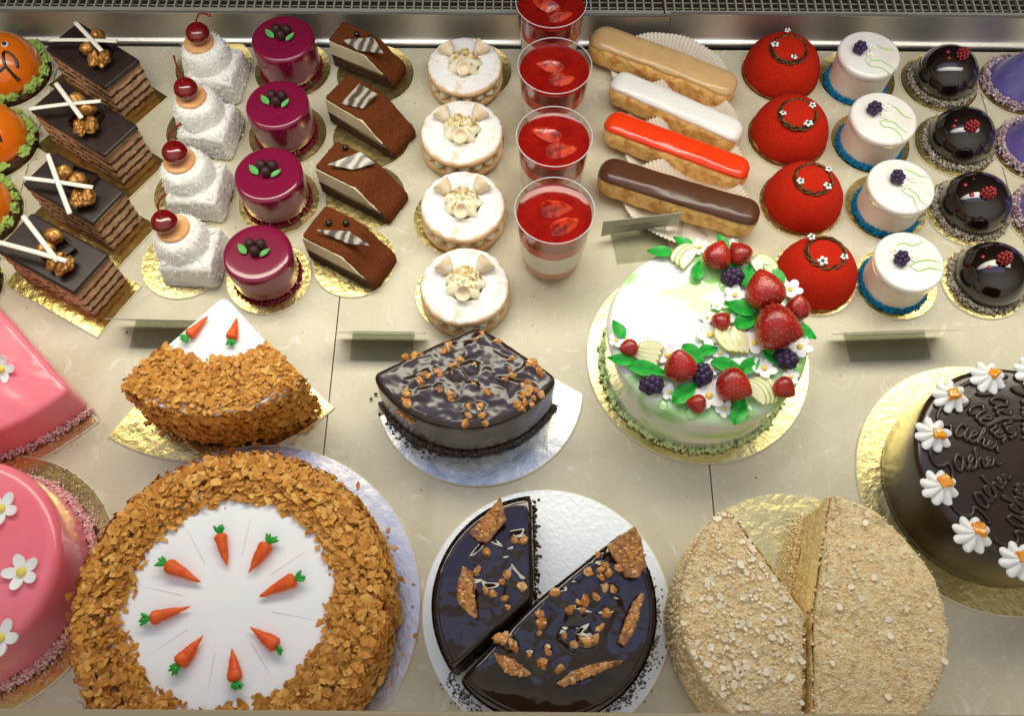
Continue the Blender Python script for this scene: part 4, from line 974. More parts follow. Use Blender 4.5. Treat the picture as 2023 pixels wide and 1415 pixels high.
# ------------------------------------------------------------------ decorations used on the large cakes
def marzipan_carrot(parent, tip, top, s=1.0):
    """tip and top are points (parent space) on the cake surface"""
    tip = Vector(tip); top = Vector(top); d_ = tip-top; L_ = d_.length; rz = math.atan2(d_.y, d_.x)
    k = M(); rs = []; n = 30; w_ = .0056*s
    for i in range(n+1):
        t = i/n; r_ = w_*(1-t)**.75*(1 if t > .12 else math.sqrt(max(.02, 1-((.12-t)/.12)**2)))+.0002
        r_ *= 1-.07*max(0, math.sin(t*26))**6
        rs.append([(t*L_, r_*math.cos(a), r_*math.sin(a)*.9) for a in [2*pi*j/16 for j in range(16)]])
    k.rings(rs); c_ = k.build('marzipan_carrot', carrot_o, parent, ang=180, disp=(.0009, 90, 3), loc=(top.x, top.y, top.z+w_*.8)); c_.rotation_euler = (0, 0.04, rz)
    k = M()
    for i in range(7):
        a = pi+rnd(-.9, .9); q = .0062*s*rnd(.8, 1.2); e = Vector((q*math.cos(a), q*math.sin(a), rnd(-.001, .003)))
        k.tube([(0.001, 0, 0), tuple(e*.5+Vector((0, 0, .001))), tuple(e)], [.0008, .0017, .0007], 6)
    k.build('leaf_tuft', deep_leaf, c_, ang=60)
def big_flower(parent, c, r, tilt=None):
    t = tilt or (rnd(-.3, .1), rnd(-.2, .2)); return flower(parent, c, r, t)
def flakes_part(parent, samples, m=flake_m, name='wafer_flakes'):
    k = M()
    for p, n_, s_ in samples:
        nn = Vector(n_)+Vector((rnd(-.45, .45), rnd(-.45, .45), rnd(-.3, .3))); k.flake(p, nn, s_)
    return stuff(k.build(name, m, parent, ang=0))

# ------------------------------------------------------------------ carrot cake wedge
zb = .0022
apx = at(440, 604); 
bl = at(246, 828); br = at(693, 836)
a_l = math.atan2(bl.y-apx.y, bl.x-apx.x); a_r = math.atan2(br.y-apx.y, br.x-apx.x)
rb = ((bl-apx).length+(br-apx).length)/2
sector_board(apx, rb, a_l, a_r, 'gold pie shaped card under the carrot cake wedge', gold_soft)
H = .066; ta = at(443, 583, H+zb); tl = at(252, 752, H+zb); tr_ = at(612, 770, H+zb); tf = at(440, 806, H+zb)
A0 = math.atan2(tl.y-ta.y, tl.x-ta.x); A1 = math.atan2(tr_.y-ta.y, tr_.x-ta.x); RW = ((tl-ta).length+(tr_-ta).length+(tf-ta).length)/3
cw = thing('carrot_cake_wedge', 'wedge of carrot cake with white top and flaked rim, two marzipan carrots', 'cake', (ta.x, ta.y, zb))
mid = (A0+A1)/2
k = M(); so = sector(RW, A0, A1); k.pad(so, 0, H-.003, .001, nz=10, nt=1); k.build('cake_body', carrot_cut, cw, ang=50, disp=(.0012, 200, 4))
k = M(); k.pad(sector(RW-.0005, A0+.002, A1-.002), H-.006, H, .0012, nz=2, nt=10); k.build('white_icing_top', icing_top, cw, ang=60)
S = []
for i in range(2100):
    a = rnd(A0-.01, A1+.01); q = RW*math.sqrt(rnd(.44**2 if 0 else .22, 1.0)); edge = RW*(.57+.06*noise.noise(Vector((a*5, 1, 0)))+rnd(-.02, .02))
    if q < edge: continue
    S.append(((q*math.cos(a), q*math.sin(a), H+rnd(.0003, .0045)-.004*max(0, (q/RW-.93)/.07)), (0, 0, 1), rnd(.0016, .0056)))
for i in range(1700):
    a = rnd(A0-.02, A1+.02); z_ = rnd(0, H); q = RW+rnd(-.001, .005); S.append(((q*math.cos(a), q*math.sin(a), z_), (math.cos(a), math.sin(a), .25), rnd(.002, .0055)))
for aa, sg in ((A0, -1), (A1, 1)):
    for i in range(150):
        q = RW*rnd(.6, 1.0); n_ = (-math.sin(aa)*sg, math.cos(aa)*sg, 0); o_ = rnd(0, .002)
        S.append(((q*math.cos(aa)+n_[0]*o_, q*math.sin(aa)+n_[1]*o_, H*rnd(.55, 1.02)), n_, rnd(.002, .005)))
for i in range(40): a = rnd(A0, A1); q = RW+rnd(.004, .016); S.append(((q*math.cos(a), q*math.sin(a), .0012), (0, 0, 1), rnd(.0015, .0035)))
flakes_part(cw, S)
def onto(o, x, y, z): return at(x, y, z+o.location.z)-Vector((o.location.x, o.location.y, o.location.z))
marzipan_carrot(cw, onto(cw, 414, 628, H), onto(cw, 374, 670, H)); marzipan_carrot(cw, onto(cw, 470, 633, H), onto(cw, 460, 675, H), .95)

# ------------------------------------------------------------------ pink wedge
apx = at(-95, 505); br = at(197, 834)
rb = (br-apx).length; a_r = math.atan2(br.y-apx.y, br.x-apx.x)
sector_board(apx, rb, a_r-1.25, a_r, 'gold pie shaped card under the pink cake wedge', gold)
Hp = .047; ta = at(-100, 500, Hp+zb); tr_ = at(140, 768, Hp+zb); RW2 = (tr_-ta).length; A1 = math.atan2(tr_.y-ta.y, tr_.x-ta.x)
pw_ = thing('pink_cake_wedge', 'wedge of pink glazed cake cut by the left edge', 'cake', (ta.x, ta.y, zb), 0, 'pink cakes')
k = M(); k.pad(sector(RW2, A1-1.2, A1, step=.0018), 0.004, Hp, .0065, nb=8, nz=8, nt=8); k.build('pink_glaze', pink, pw_, ang=180, disp=(.0006, 40, 2))
k = M(); k.pad(sector(RW2-.002, A1-1.19, A1-.01), 0, .006, .001); k.build('sponge_base', sponge_y, pw_)
k = M()
for i in range(1500):
    a = rnd(A1-1.2, A1); q = RW2+random.gauss(.001, .0018); k.chunk((q*math.cos(a), q*math.sin(a), rnd(.0003, .007)), rnd(.001, .002))
for i in range(250):
    a = rnd(A1-1.2, A1); q = RW2+abs(random.gauss(0, .012)); k.chunk((q*math.cos(a), q*math.sin(a), .0003), rnd(.0006, .0012))
stuff(k.build('coconut_collar', pink_crumb, pw_, ang=0))
big_flower(pw_, onto(pw_, 8, 732, Hp)+Vector((0, 0, .003)), .0125, (.25, .5))

# ------------------------------------------------------------------ round pink cake
c, r, z = round_board(-33, 1152, 262, 'large round gold card under the round pink cake', gold_soft, None, t=.0022)
pk = thing('round_pink_cake', 'round pink glazed cake with white flowers at lower left', 'cake', (c.x-.006, c.y+.0, z+.0003), 0, 'pink cakes')
tpk = at(-112, 1120, .066); rr = (at(113, 1120, .066).x-tpk.x); pk.location.x = tpk.x; pk.location.y = tpk.y
Hk = .066; k = M()
prof = [(rr-.001, .003), (rr, .012), (rr, Hk-.011)]+[(rr-.010*(1-math.cos(pi/2*i/8)), Hk-.010+.010*math.sin(pi/2*i/8)) for i in range(1, 9)]+[(rr*.6, Hk), (rr*.3, Hk), (.001, Hk)]
k.lathe(prof, 120); k.build('pink_glaze', pink, pk, ang=180)
k = M(); k.lathe([(rr-.001, 0), (rr, .004), (.01, .0045)], 90); k.build('sponge_base', sponge_y, pk)
k = M()
for i in range(4200):
    a = rnd(-1.9, 1.5); q = rr+random.gauss(.002, .0022); k.chunk((q*math.cos(a), q*math.sin(a), rnd(.0003, .0075)), rnd(.001, .0021))
for i in range(700):
    a = rnd(-1.9, 1.6); q = rr+.004+abs(random.gauss(0, .010)); k.chunk((q*math.cos(a), q*math.sin(a), .0003), rnd(.0006, .0012))
stuff(k.build('coconut_collar', pink_crumb, pk, ang=0))
for x, y in ((4, 1007), (45, 1132), (3, 1262), (-40, 925)): big_flower(pk, onto(pk, x, y, Hk), .0142, (0, 0))

# ------------------------------------------------------------------ round carrot cake
c, r, z = round_board(490, 1204, 341, 'large pale silver card under the round carrot cake', pinksilver, None, t=.0024)
Hc = .066; tcc = at(455, 1188, Hc+z); rc_ = 308*mpp(455, 1188, Hc+z)
rcake = thing('round_carrot_cake', 'round carrot cake with white centre and ring of marzipan carrots', 'cake', (tcc.x, tcc.y, z+.0003))
k = M(); k.lathe([(rc_-.004, 0), (rc_-.003, .02), (rc_-.003, Hc-.004), (rc_-.007, Hc-.001), (rc_*.5, Hc-.001), (.002, Hc-.001)], 120); k.build('cake_body', core_m, rcake, ang=50)
k = M(); k.lathe([(rc_*.78, Hc-.002), (rc_*.78, Hc), (rc_*.6, Hc+.0002), (rc_*.3, Hc), (.002, Hc)], 120); k.build('white_icing_top', icing_top, rcake, ang=50)
S = []
for i in range(6200):
    a = rnd(0, 2*pi); q = rc_*math.sqrt(rnd(.36, 1.0)); edge = rc_*(.685+.05*noise.noise(Vector((math.cos(a)*3, math.sin(a)*3, 4)))+abs(random.gauss(0, .028))*(-1))
    if q < edge: continue
    mid_ = math.sin(pi*min(1, max(0, (q/rc_-.66)/.34)))
    S.append(((q*math.cos(a), q*math.sin(a), Hc+rnd(.0003, .002+.006*mid_)-.004*max(0, (q/rc_-.95)/.05)), (math.cos(a)*.2, math.sin(a)*.2, 1), rnd(.0016, .0062)))
for i in range(5200):
    a = rnd(0, 2*pi); q = rc_+rnd(-.003, .004); S.append(((q*math.cos(a), q*math.sin(a), rnd(0, Hc+.001)), (math.cos(a), math.sin(a), .3), rnd(.002, .006)))
for i in range(45): a = rnd(0, 2*pi); q = rc_+abs(random.gauss(.004, .008)); S.append(((q*math.cos(a), q*math.sin(a), .001), (0, 0, 1), rnd(.001, .003)))
for x, y in ((778, 1082), (707, 960), (793, 1145), (766, 1048)): p = onto(rcake, x, y, 0); S.append(((p.x, p.y, .001), (0, 0, 1), .004))
flakes_part(rcake, S)
CR = [((452, 1124), (438, 1058)), ((492, 1137), (533, 1076)), ((514, 1182), (587, 1146)), ((495, 1240), (552, 1280)), ((460, 1279), (469, 1350)), ((406, 1256), (358, 1316)), ((380, 1200), (300, 1226)), ((400, 1153), (333, 1118))]
for tp_, rt_ in CR: marzipan_carrot(rcake, onto(rcake, *tp_, Hc), onto(rcake, *rt_, Hc), rnd(1.02, 1.2))
groove = mat('portion_groove', (.70, .70, .74), .6)
for (x0, y0, x1, y1) in ((370, 1048, 405, 1115), (534, 1137, 622, 1078), (538, 1210, 652, 1232), (275, 1158, 362, 1178), (285, 1302, 370, 1245), (405, 1400, 425, 1290), (495, 1270, 555, 1370), (478, 1100, 495, 1025)):
    p0, p1 = onto(rcake, x0, y0, Hc), onto(rcake, x1, y1, Hc); k = M(); k.tube([p0, p1], .0007, 5, flat=.3); k.build('portion_mark', groove, rcake)

# ------------------------------------------------------------------ chocolate pieces and nuts helper
def relief(chips, nuts):
    """chips of caramel and nuts drowned under the glaze: raised flats with soft edges"""
    polys = []
    for x, y, s_ in chips:
        n = random.choice((3, 4, 4, 5)); a0 = rnd(0, 6); pts = [Vector((x+s_*rnd(.7, 1.15)*math.cos(a0+2*pi*(i+rnd(-.25, .25))/n), y+s_*rnd(.6, 1.1)*math.sin(a0+2*pi*(i+rnd(-.25, .25))/n))) for i in range(n)]
        ed = []
        for i in range(n):
            p, q = pts[i], pts[(i+1) % n]; e = (q-p).normalized(); ed.append((p, Vector((e.y, -e.x))))
        polys.append((Vector((x, y)), s_*1.4, ed, rnd(.0008, .0018), Vector((rnd(-.05, .05), rnd(-.05, .05)))))
    def f(x, y):
        h = 0; P = Vector((x, y))
        for c_, rr_, ed, hg, tl_ in polys:
            dd = P-c_
            if abs(dd.x) > rr_ or abs(dd.y) > rr_: continue
            d = max((P-p).dot(n_) for p, n_ in ed)
            w_ = .0030; t = max(0, min(1, .5-d/(2*w_))); t = t*t*(3-2*t)
            h = max(h, t*(hg+dd.dot(tl_)))+.0006*math.exp(-(d/.0011)**2)*0
        for nx, ny, ns in nuts:
            q = ((x-nx)**2+(y-ny)**2)/(ns*.62)**2
            if q < 6: h += .0009*math.exp(-q)
        return h
    return f
def nut_cluster(parent, places, z, m=nut_caramel, name='caramel_nuts'):
    k = M()
    for i, (x, y, s_) in enumerate(places): k.ball((x, y, z+s_*.12), s_*.48, (rnd(.8, 1.25), rnd(.7, 1), rnd(.6, .9)), 8, 6, rot=Matrix.Rotation(rnd(0, 6), 3, 'Z'), bump=.9, seed=i*1.7)
    return stuff(k.build(name, m, parent, ang=38))

# ------------------------------------------------------------------ chocolate nut wedge
Hw = .066; ta = at(946, 640, Hw+zb); tl = at(733, 738, Hw+zb); tr_ = at(1104, 745, Hw+zb); tf = at(938, 846, Hw+zb)
A0 = math.atan2(tl.y-ta.y, tl.x-ta.x); A1 = math.atan2(tr_.y-ta.y, tr_.x-ta.x); RWc = ((tl-ta).length+(tr_-ta).length+(tf-ta).length)/3
wo, wc_, wR, wa0, wa1 = sector3(ta, tl, tf, tr_, .0016)
b0 = at(958, 672); b1 = at(1152, 781); b2 = at(934, 963); b3 = at(750, 826)
b0 = at(945, 665); bc_, br_ = circum(b3, b2, b1)
def pie_card(apx, bc, brr, l, r_, label, m):
    o = thing('cake_board', label, 'cake board', (apx.x, apx.y, .0004)); c_ = bc-Vector((apx.x, apx.y))
    a0 = math.atan2(l.y-bc.y, l.x-bc.x); a1 = math.atan2(r_.y-bc.y, r_.x-bc.x)
    if a1 < a0: a1 += 2*pi
    def out(i): return resample([(0, -i*1.5)]+[(c_.x+(brr-i)*math.cos(a), c_.y+(brr-i)*math.sin(a)) for a in [a0+(a1-a0)*j/60 for j in range(61)]], .006)
    k = M(); k.pad(out(0), 0, .0014, .0003, nb=1, nz=1, nt=0); k.build('card', card_edge, o)
    k = M(); k.pad(out(.001), .0015, .0018, .0001, nb=1, nz=1, nt=6); k.build('foil', m, o, ang=60)
pie_card(b0, bc_, br_, b3, b1, 'silver pie shaped card under the chocolate nut wedge', silver)
wg = thing('chocolate_nut_wedge', 'wedge of dark chocolate cake topped with caramel nut pieces', 'cake', (ta.x, ta.y, zb))
k = M(); k.pad(sector3(ta, tl, tf, tr_, .003, .0015)[0], 0, Hw-.008, .001, nz=8, nt=1); k.build('cake_body', torte_cut, wg, ang=50, disp=(.0015, 200, 4))
k = M()
for i in range(2600):
    a = rnd(wa0+.02, wa1-.02); q = wR+random.gauss(.0008, .0009); k.chunk((wc_.x+q*math.cos(a), wc_.y+q*math.sin(a), rnd(.0003, .007)), rnd(.0009, .0018))
for i in range(110):
    a = random.gauss(wa0+.55, .2); q = wR+abs(random.gauss(.002, .004)); k.chunk((wc_.x+q*math.cos(a), wc_.y+q*math.sin(a), .0002), rnd(.0008, .0026))
stuff(k.build('crumb_ring', grey_crumb, wg, ang=0))
np_ = []
def zc_(x, y): return 640+ (x-640)*0, 0
NW = [(952, 660), (948, 668), (942, 672), (984, 676), (888, 682), (884, 692), (893, 687), (875, 696), (928, 684), (909, 712), (897, 724), (894, 735), (865, 734), (870, 742), (828, 748), (832, 755), (848, 744), (839, 741), (820, 704), (834, 702), (803, 707), (1052, 717), (1048, 724), (1065, 736), (1008, 730), (1013, 743), (996, 752), (1010, 709), (938, 721), (802, 772), (803, 781), (870, 770), (890, 780), (889, 789), (1042, 756), (1035, 764), (1048, 770), (1058, 773), (1033, 782), (1042, 780), (1054, 787), (1036, 797), (1050, 800), (1022, 800), (1030, 807), (1070, 780), (927, 805), (948, 806), (925, 823), (953, 822), (919, 838), (958, 838), (804, 797), (936, 759), (962, 776)]
for x, y in NW:
    p = onto(wg, x, y, Hw); np_.append((p.x, p.y, rnd(.0055, .0085)))
    if random.random() < .5: np_.append((p.x+rnd(-.004, .004), p.y+rnd(-.004, .004), rnd(.0025, .004)))
wrel = relief([(*onto(wg, x, y, Hw).to_2d(), s_*1.15) for x, y, s_ in ((935, 690, .010), (900, 700, .008), (960, 740, .011), (880, 765, .010), (985, 715, .010), (930, 730, .009), (1010, 760, .010), (840, 730, .009), (940, 815, .011), (900, 740, .009), (1000, 690, .008), (835, 780, .009), (980, 780, .010), (860, 715, .008), (1055, 725, .008), (950, 670, .007), (930, 775, .010), (1030, 735, .008), (815, 755, .007))], np_)
def lump(x, y): return .0008*noise.noise(Vector((x*70, y*70, 2)))+.0003*noise.noise(Vector((x*190, y*190, 5)))+wrel(x, y)*max(0, min(1, (wR-.008-math.hypot(x-wc_.x, y-wc_.y))/.004))
k = M(); k.pad(wo, .007, Hw, .0055, nb=7, nz=10, nt=80, dz=lump); k.build('chocolate_glaze', choc_glaze_satin, wg, ang=180, disp=(.0005, 45, 3))
nut_cluster(wg, np_, Hw)
k = M()
for i in range(12):
    x, y = 783+i*2.8+rnd(-2, 2), 808+i*2.4+rnd(-3, 3); p = onto(wg, x, y, Hw-.012); q = wR+.0005; a = math.atan2(p.y-wc_.y, p.x-wc_.x); k.ball((wc_.x+q*math.cos(a), wc_.y+q*math.sin(a), Hw-.014+rnd(-.003, .003)), .0022, nu=7, nv=5, bump=.8, seed=i)
stuff(k.build('side_nuts', nut_caramel, wg, ang=0))

# ------------------------------------------------------------------ green white cake with fruit
c, r, z = round_board(1377, 710, 219, 'round gold card under the fruit topped white and green cake', gold, None, t=.0022)
def swirl_mat():
    m = mat('white_green_glaze', (.86, .88, .84), .08, coat=.6, sss=.1); t = m.node_tree; L = t.links.new; p = t.nodes['Principled BSDF']
    co = t.nodes.new('ShaderNodeTexCoord'); mp = t.nodes.new('ShaderNodeMapping'); mp.inputs['Scale'].default_value = (9, 22, 9); mp.inputs['Rotation'].default_value = (0, 0, .5); L(co.outputs['Object'], mp.inputs[0])
    n = t.nodes.new('ShaderNodeTexNoise'); n.inputs['Scale'].default_value = 1; n.inputs['Detail'].default_value = 2; n.inputs['Distortion'].default_value = 1.6; L(mp.outputs[0], n.inputs[0])
    r_ = t.nodes.new('ShaderNodeValToRGB'); e = r_.color_ramp.elements; e[0].position = .47; e[0].color = (.84, .85, .83, 1); e[1].position = .64; e[1].color = (.32, .66, .20, 1); k_ = e.new(.555); k_.color = (.68, .84, .58, 1)
    # a swept band of green glaze across the far side of the top
    sx = t.nodes.new('ShaderNodeSeparateXYZ'); L(co.outputs['Object'], sx.inputs[0])
    def mth(op, a, b=None, c=None):
        q = t.nodes.new('ShaderNodeMath'); q.operation = op
        for i_, v_ in enumerate((a, b, c)):
            if v_ is None: continue
            if isinstance(v_, (int, float)): q.inputs[i_].default_value = v_
            else: L(v_, q.inputs[i_])
        return q.outputs[0]
    d1 = mth('ABSOLUTE', mth('SUBTRACT', mth('MULTIPLY_ADD', sx.outputs['X'], .35, sx.outputs['Y']), .026))
    b1 = mth('MAXIMUM', mth('SUBTRACT', 1.0, mth('DIVIDE', d1, .024)), 0.0)
    L(mth('MULTIPLY_ADD', b1, .17, n.outputs['Fac']), r_.inputs[0])
    L(r_.outputs[0], p.inputs['Base Color']); return m
swirl = swirl_mat()
Hg = .074; tg = at(1399, 652, Hg+z); rg = 199*mpp(1399, 652, Hg+z)
gc = thing('fruit_topped_cake', 'round white and green glazed cake with crescent of strawberries and flowers', 'cake', (tg.x, tg.y, z+.0003))
k = M(); prof = [(rg*.975, .002), (rg*.97, .02), (rg*.985, Hg-.02)]+[(rg-.008*(1-math.cos(pi/2*i/8)), Hg-.008+.008*math.sin(pi/2*i/8)) for i in range(0, 9)]+[(rg*q, Hg) for q in (.75, .5, .25, .01)]
k.lathe(prof, 128, rf=lambda a, k_, z_: 1+.006*noise.noise(Vector((math.cos(a)*3, math.sin(a)*3, k_*.3)))); k.build('glazed_body', swirl, gc, ang=180)
k = M()
for i in range(1000):
    a = rnd(0, 2*pi); q = rg*.975+random.gauss(.0005, .0014); k.ball((q*math.cos(a), q*math.sin(a), rnd(.0005, .0060)), rnd(.0010, .0024), nu=6, nv=4, bump=.9, seed=i)
stuff(k.build('green_crumb_ring', pale_green_crumb, gc, ang=0))
def gp(x, y, dz=0): p = onto(gc, x, y, Hg+dz); return Vector((p.x, p.y, Hg))
def strawberry(x, y, s, yaw, pitch=.5, name='strawberry'):
    prof = []
    for i in range(19):
        t = i/18; prof.append((max(.0004, s*.50*(math.sin(pi*min(1, t**.72*1.0))**.72)), (t)*s*1.05))
    k = M(); k.lathe(prof, 28); p = gp(x, y, s*.3)
    o_ = k.build(name, strawb, gc, ang=180)
    k = M()
    for i in range(150):
        t = .05+.88*((i+.5)/150); a = i*2.399; r_ = s*.50*(math.sin(pi*t**.72)**.72)
        k.ball((r_*math.cos(a)*1.0, r_*math.sin(a)*1.0, t*s*1.05), s*.0085, (1, 1, 1.6), 5, 4)
    k.build('seeds', seed_m, o_, ang=180)
    d_ = Vector((math.cos(yaw)*math.cos(pitch), math.sin(yaw)*math.cos(pitch), math.sin(pitch)))
    o_.rotation_euler = d_.to_track_quat('Z', 'Y').to_euler(); o_.location = Vector((p.x, p.y, Hg+s*.42))-d_*s*.45
    return o_
mp_ = mpp(1400, 650, Hg)
for x, y, s, yaw, pit in ((1415, 511, 27, 1.2, .7), (1461, 506, 23, 2.2, .3), (1509, 582, 37, 1.9, .6), (1574, 613, 23, 1.6, .9), (1529, 652, 42, 5.9, .15), (1423, 638, 18, .8, .2), (1343, 728, 29, 1.9, .9), (1445, 764, 31, 5.7, .2), (1243, 690, 17, 3.4, .3), (1377, 800, 17, 3.0, .1), (1546, 768, 20, 5.5, .1)):
    strawberry(x, y, s*2.0*mp_*1.08, yaw, pit)
for x, y, rz in ((1447, 548, .3), (1552, 710, 2.5), (1387, 741, 1.4), (1287, 762, .2)):
    blackberry(gc, gp(x, y, .005), .0098, 12, rz=rz)
for x, y, s in ((1382, 487, 15), (1448, 482, 10), (1451, 583, 18), (1397, 627, 13), (1402, 662, 22), (1417, 604, 10), (1454, 632, 12), (1423, 697, 14), (1491, 678, 21), (1410, 728, 13), (1217, 672, 13), (1323, 775, 14), (1401, 782, 24), (1430, 808, 14), (1509, 728, 20), (1563, 744, 13), (1580, 686, 20), (1561, 572, 20), (1318, 702, 18)):
    flower(gc, gp(x, y, .003)+Vector((0, 0, .0015)), s*mp_*1.22, (rnd(-.25, .1), rnd(-.15, .15)), pw=.75, cr=.24)
for x, y, L_, w_, rz in ((1303, 499, 42, 20, 175), (1350, 478, 38, 18, 148), (1427, 478, 34, 17, 118), (1378, 536, 38, 22, 75), (1454, 520, 38, 20, 55), (1477, 545, 46, 24, 75), (1526, 545, 50, 28, 125), (1462, 610, 52, 28, 160), (1472, 637, 42, 26, 20), (1222, 650, 36, 20, 118), (1227, 712, 44, 20, 170), (1278, 732, 60, 26, -10), (1369, 702, 48, 26, -48), (1398, 693, 34, 20, 15), (1436, 724, 52, 24, -15), (1482, 722, 44, 24, 40), (1532, 705, 42, 26, -35), (1591, 656, 40, 22, -35), (1352, 778, 50, 28, 40), (1460, 812, 50, 24, 68)):
    leaf(gc, gp(x, y, .004)+Vector((0, 0, rnd(.001, .003))), L_*mp_*1.22, w_*mp_*1.25, R(rz), deep_leaf, .0, .5)
def apple_fan(x, y, rz, n, s, sp):
    for i in range(n):
        k = M(); k.xf = I4; q = [(s*math.cos(a), s*.62*math.sin(a)) for a in [pi*j/14 for j in range(15)]]+[(s*.85*math.cos(a), -s*.10*math.sin(a)) for a in [pi-pi*j/8 for j in range(1, 8)]]
        k.pad(resample(q, .002), 0, .0030, .0008, nb=2, nz=1, nt=2)
        p = gp(x, y, .003)+Vector((math.cos(rz+pi/2), math.sin(rz+pi/2), 0))*(i-(n-1)/2)*sp+Vector((0, 0, .0008+.0012*i)); o_ = k.build('apple_slice', apple, gc, ang=40, loc=p); o_.rotation_euler = (.25, 0, rz+.12*i)
        k = M(); k.tube([(s*1.0*math.cos(a), s*.62*math.sin(a), .0018) for a in [.05+(pi-.1)*j/14 for j in range(15)]], .0011, 6); k.build('apple_skin', apple_skin, o_, ang=180)
apple_fan(1356, 508, R(40), 3, 30*mp_, -.0045); apple_fan(1452, 672, R(92), 4, 30*mp_, .0065); apple_fan(1280, 703, R(-25), 4, 24*mp_, .004); apple_fan(1500, 776, R(-70), 4, 30*mp_, -.0050); apple_fan(1504, 528, R(-60), 3, 26*mp_, .005)
drip = mat('green_drip', (.42, .68, .30), .12, coat=.6)
for x, y, s in ((1430, 565, .005), (1310, 800, .004), (1366, 815, .005), (1480, 810, .0045), (1545, 555, .005)):
    p = gp(x, y); k = M(); k.ball((0, 0, 0), s, (1, 1.4, .4), bump=.5); k.build('green_glaze_drip', drip, gc, ang=180, loc=p)

# ------------------------------------------------------------------ chocolate torte in two pieces
c, r, z = round_board(1080, 1207, 246, 'white silver card under the cut chocolate torte', silver_white, None, t=.0022)
Ht = .056; tt = at(1077, 1192, Ht+z); rt = 221*mpp(1077, 1192, Ht+z)
cen = at(1060, 1182, Ht+z)
cx, cy = cen.x-tt.x, cen.y-tt.y
def torte_piece(a0, a1, off, label, seedz, chips, nuts):
    rel = relief(chips, nuts)
    o = thing('chocolate_torte_piece', label, 'cake', (tt.x+off[0], tt.y+off[1], z+.0003), 0, 'pieces of the cut chocolate torte')
    ox, oy = cx, cy
    out = [(ox, oy)]+[(rt*math.cos(a), rt*math.sin(a)) for a in [a0+(a1-a0)*i/70 for i in range(71)]]
    out = resample(out, .0016)
    for _ in range(14):
        n = len(out); out = [((out[i-1][0]+2*out[i][0]+out[(i+1) % n][0])/4, (out[i-1][1]+2*out[i][1]+out[(i+1) % n][1])/4) for i in range(n)]
    k = M(); k.pad([(x*.985, y*.985) for x, y in out], 0, Ht-.006, .001, nz=8, nt=1); k.build('cake_body', torte_cut, o, ang=50, disp=(.0012, 260, 4))
    def lmp(x, y): return .0012*noise.noise(Vector((x*32, y*32, seedz)))+.0003*noise.noise(Vector((x*120, y*120, 5)))+rel(x, y)-.0045*min(1, math.hypot(x, y)/rt)**5
    # glaze: full side along the arc, thin lid over the cut faces
    k = M(); k.pad(out, Ht-.010, Ht, .0055, nb=7, nz=2, nt=90, dz=lmp); k.build('glaze_top', choc_glaze, o, ang=180)
    rim = [(rt*1.0*math.cos(a), rt*1.0*math.sin(a)) for a in [a0+.015+(a1-a0-.03)*i/70 for i in range(71)]]
    rs = []
    for zz, q in ((.0005, .99), (.004, 1.0), (.012, .995), (.03, .998), (Ht-.006, 1.0)): rs.append([(x*q*(1+.004*noise.noise(Vector((x*60, y*60, zz*80)))), y*q*(1+.004*noise.noise(Vector((x*60, y*60, zz*80)))), zz) for x, y in rim])
    k = M(); k.rings(rs, 0, False, False, closed=False); k.build('glaze_side', choc_glaze, o, ang=180)
    return o
aL0, aL1 = math.atan2(*(lambda v: (v.y, v.x))(at(1055, 976, Ht+z)-tt)), math.atan2(*(lambda v: (v.y, v.x))(at(898, 1330, Ht+z)-tt))
aR0 = math.atan2(*(lambda v: (v.y, v.x))(at(904, 1342, Ht+z)-tt)); aR1 = math.atan2(*(lambda v: (v.y, v.x))(at(1238, 1038, Ht+z)-tt))
if aL1 < aL0: aL1 += 2*pi
if aR1 < aR0: aR1 += 2*pi
NL = [(1022, 1072), (1039, 1073), (965, 1096), (1005, 1140), (946, 1133), (978, 1178), (1001, 1188), (1007, 1205), (963, 1171), (1036, 1165), (996, 1155), (935, 1150), (938, 1163)]
NR = [(1179, 1097), (1194, 1118), (1186, 1126), (1199, 1133), (1185, 1140), (1221, 1122), (1193, 1160), (1209, 1164), (1176, 1180), (1152, 1188), (1093, 1170), (1123, 1205), (1149, 1205), (1113, 1255), (1144, 1258), (1130, 1272), (1150, 1265), (1159, 1268), (1183, 1240), (1195, 1212), (1043, 1292), (1070, 1310), (1082, 1290), (1079, 1280), (1102, 1322), (992, 1268), (984, 1262), (1008, 1273), (1064, 1212), (1069, 1232), (1063, 1250), (1172, 1262), (1215, 1097), (1160, 1130), (1000, 1258), (1015, 1280), (1140, 1190)]
CHL = ((965, 1105, .016), (980, 1120, .013), (1030, 1068, .009), (970, 1180, .014), (955, 1165, .011), (1018, 1150, .010), (1025, 1090, .008), (990, 1205, .010))
CHR = ((1130, 1220, .015), (1070, 1215, .013), (1175, 1120, .010), (1165, 1160, .012), (1110, 1180, .010), (1195, 1225, .013), (1060, 1290, .014), (1120, 1255, .013), (1000, 1268, .010), (1210, 1190, .010), (1180, 1090, .008), (1080, 1300, .009), (1130, 1160, .009), (1150, 1255, .011))
def tq(x, y): p = at(x, y, Ht+z)-tt; return (p.x, p.y)
NLp = [(*tq(x, y), rnd(.0055, .0085)) for x, y in NL]; NRp = [(*tq(x, y), rnd(.0055, .009)) for x, y in NR]
tL = torte_piece(aL0, aL1, (-.0018, .0012), 'smaller left piece of the cut glossy chocolate torte', 1, [(*tq(x, y), s_) for x, y, s_ in CHL], NLp)
tR = torte_piece(aR0, aR1, (.0008, -.0008), 'larger right piece of the cut glossy chocolate torte', 9, [(*tq(x, y), s_) for x, y, s_ in CHR], NRp)
def tp2(o, x, y): p = onto(o, x, y, Ht); return (p.x, p.y)
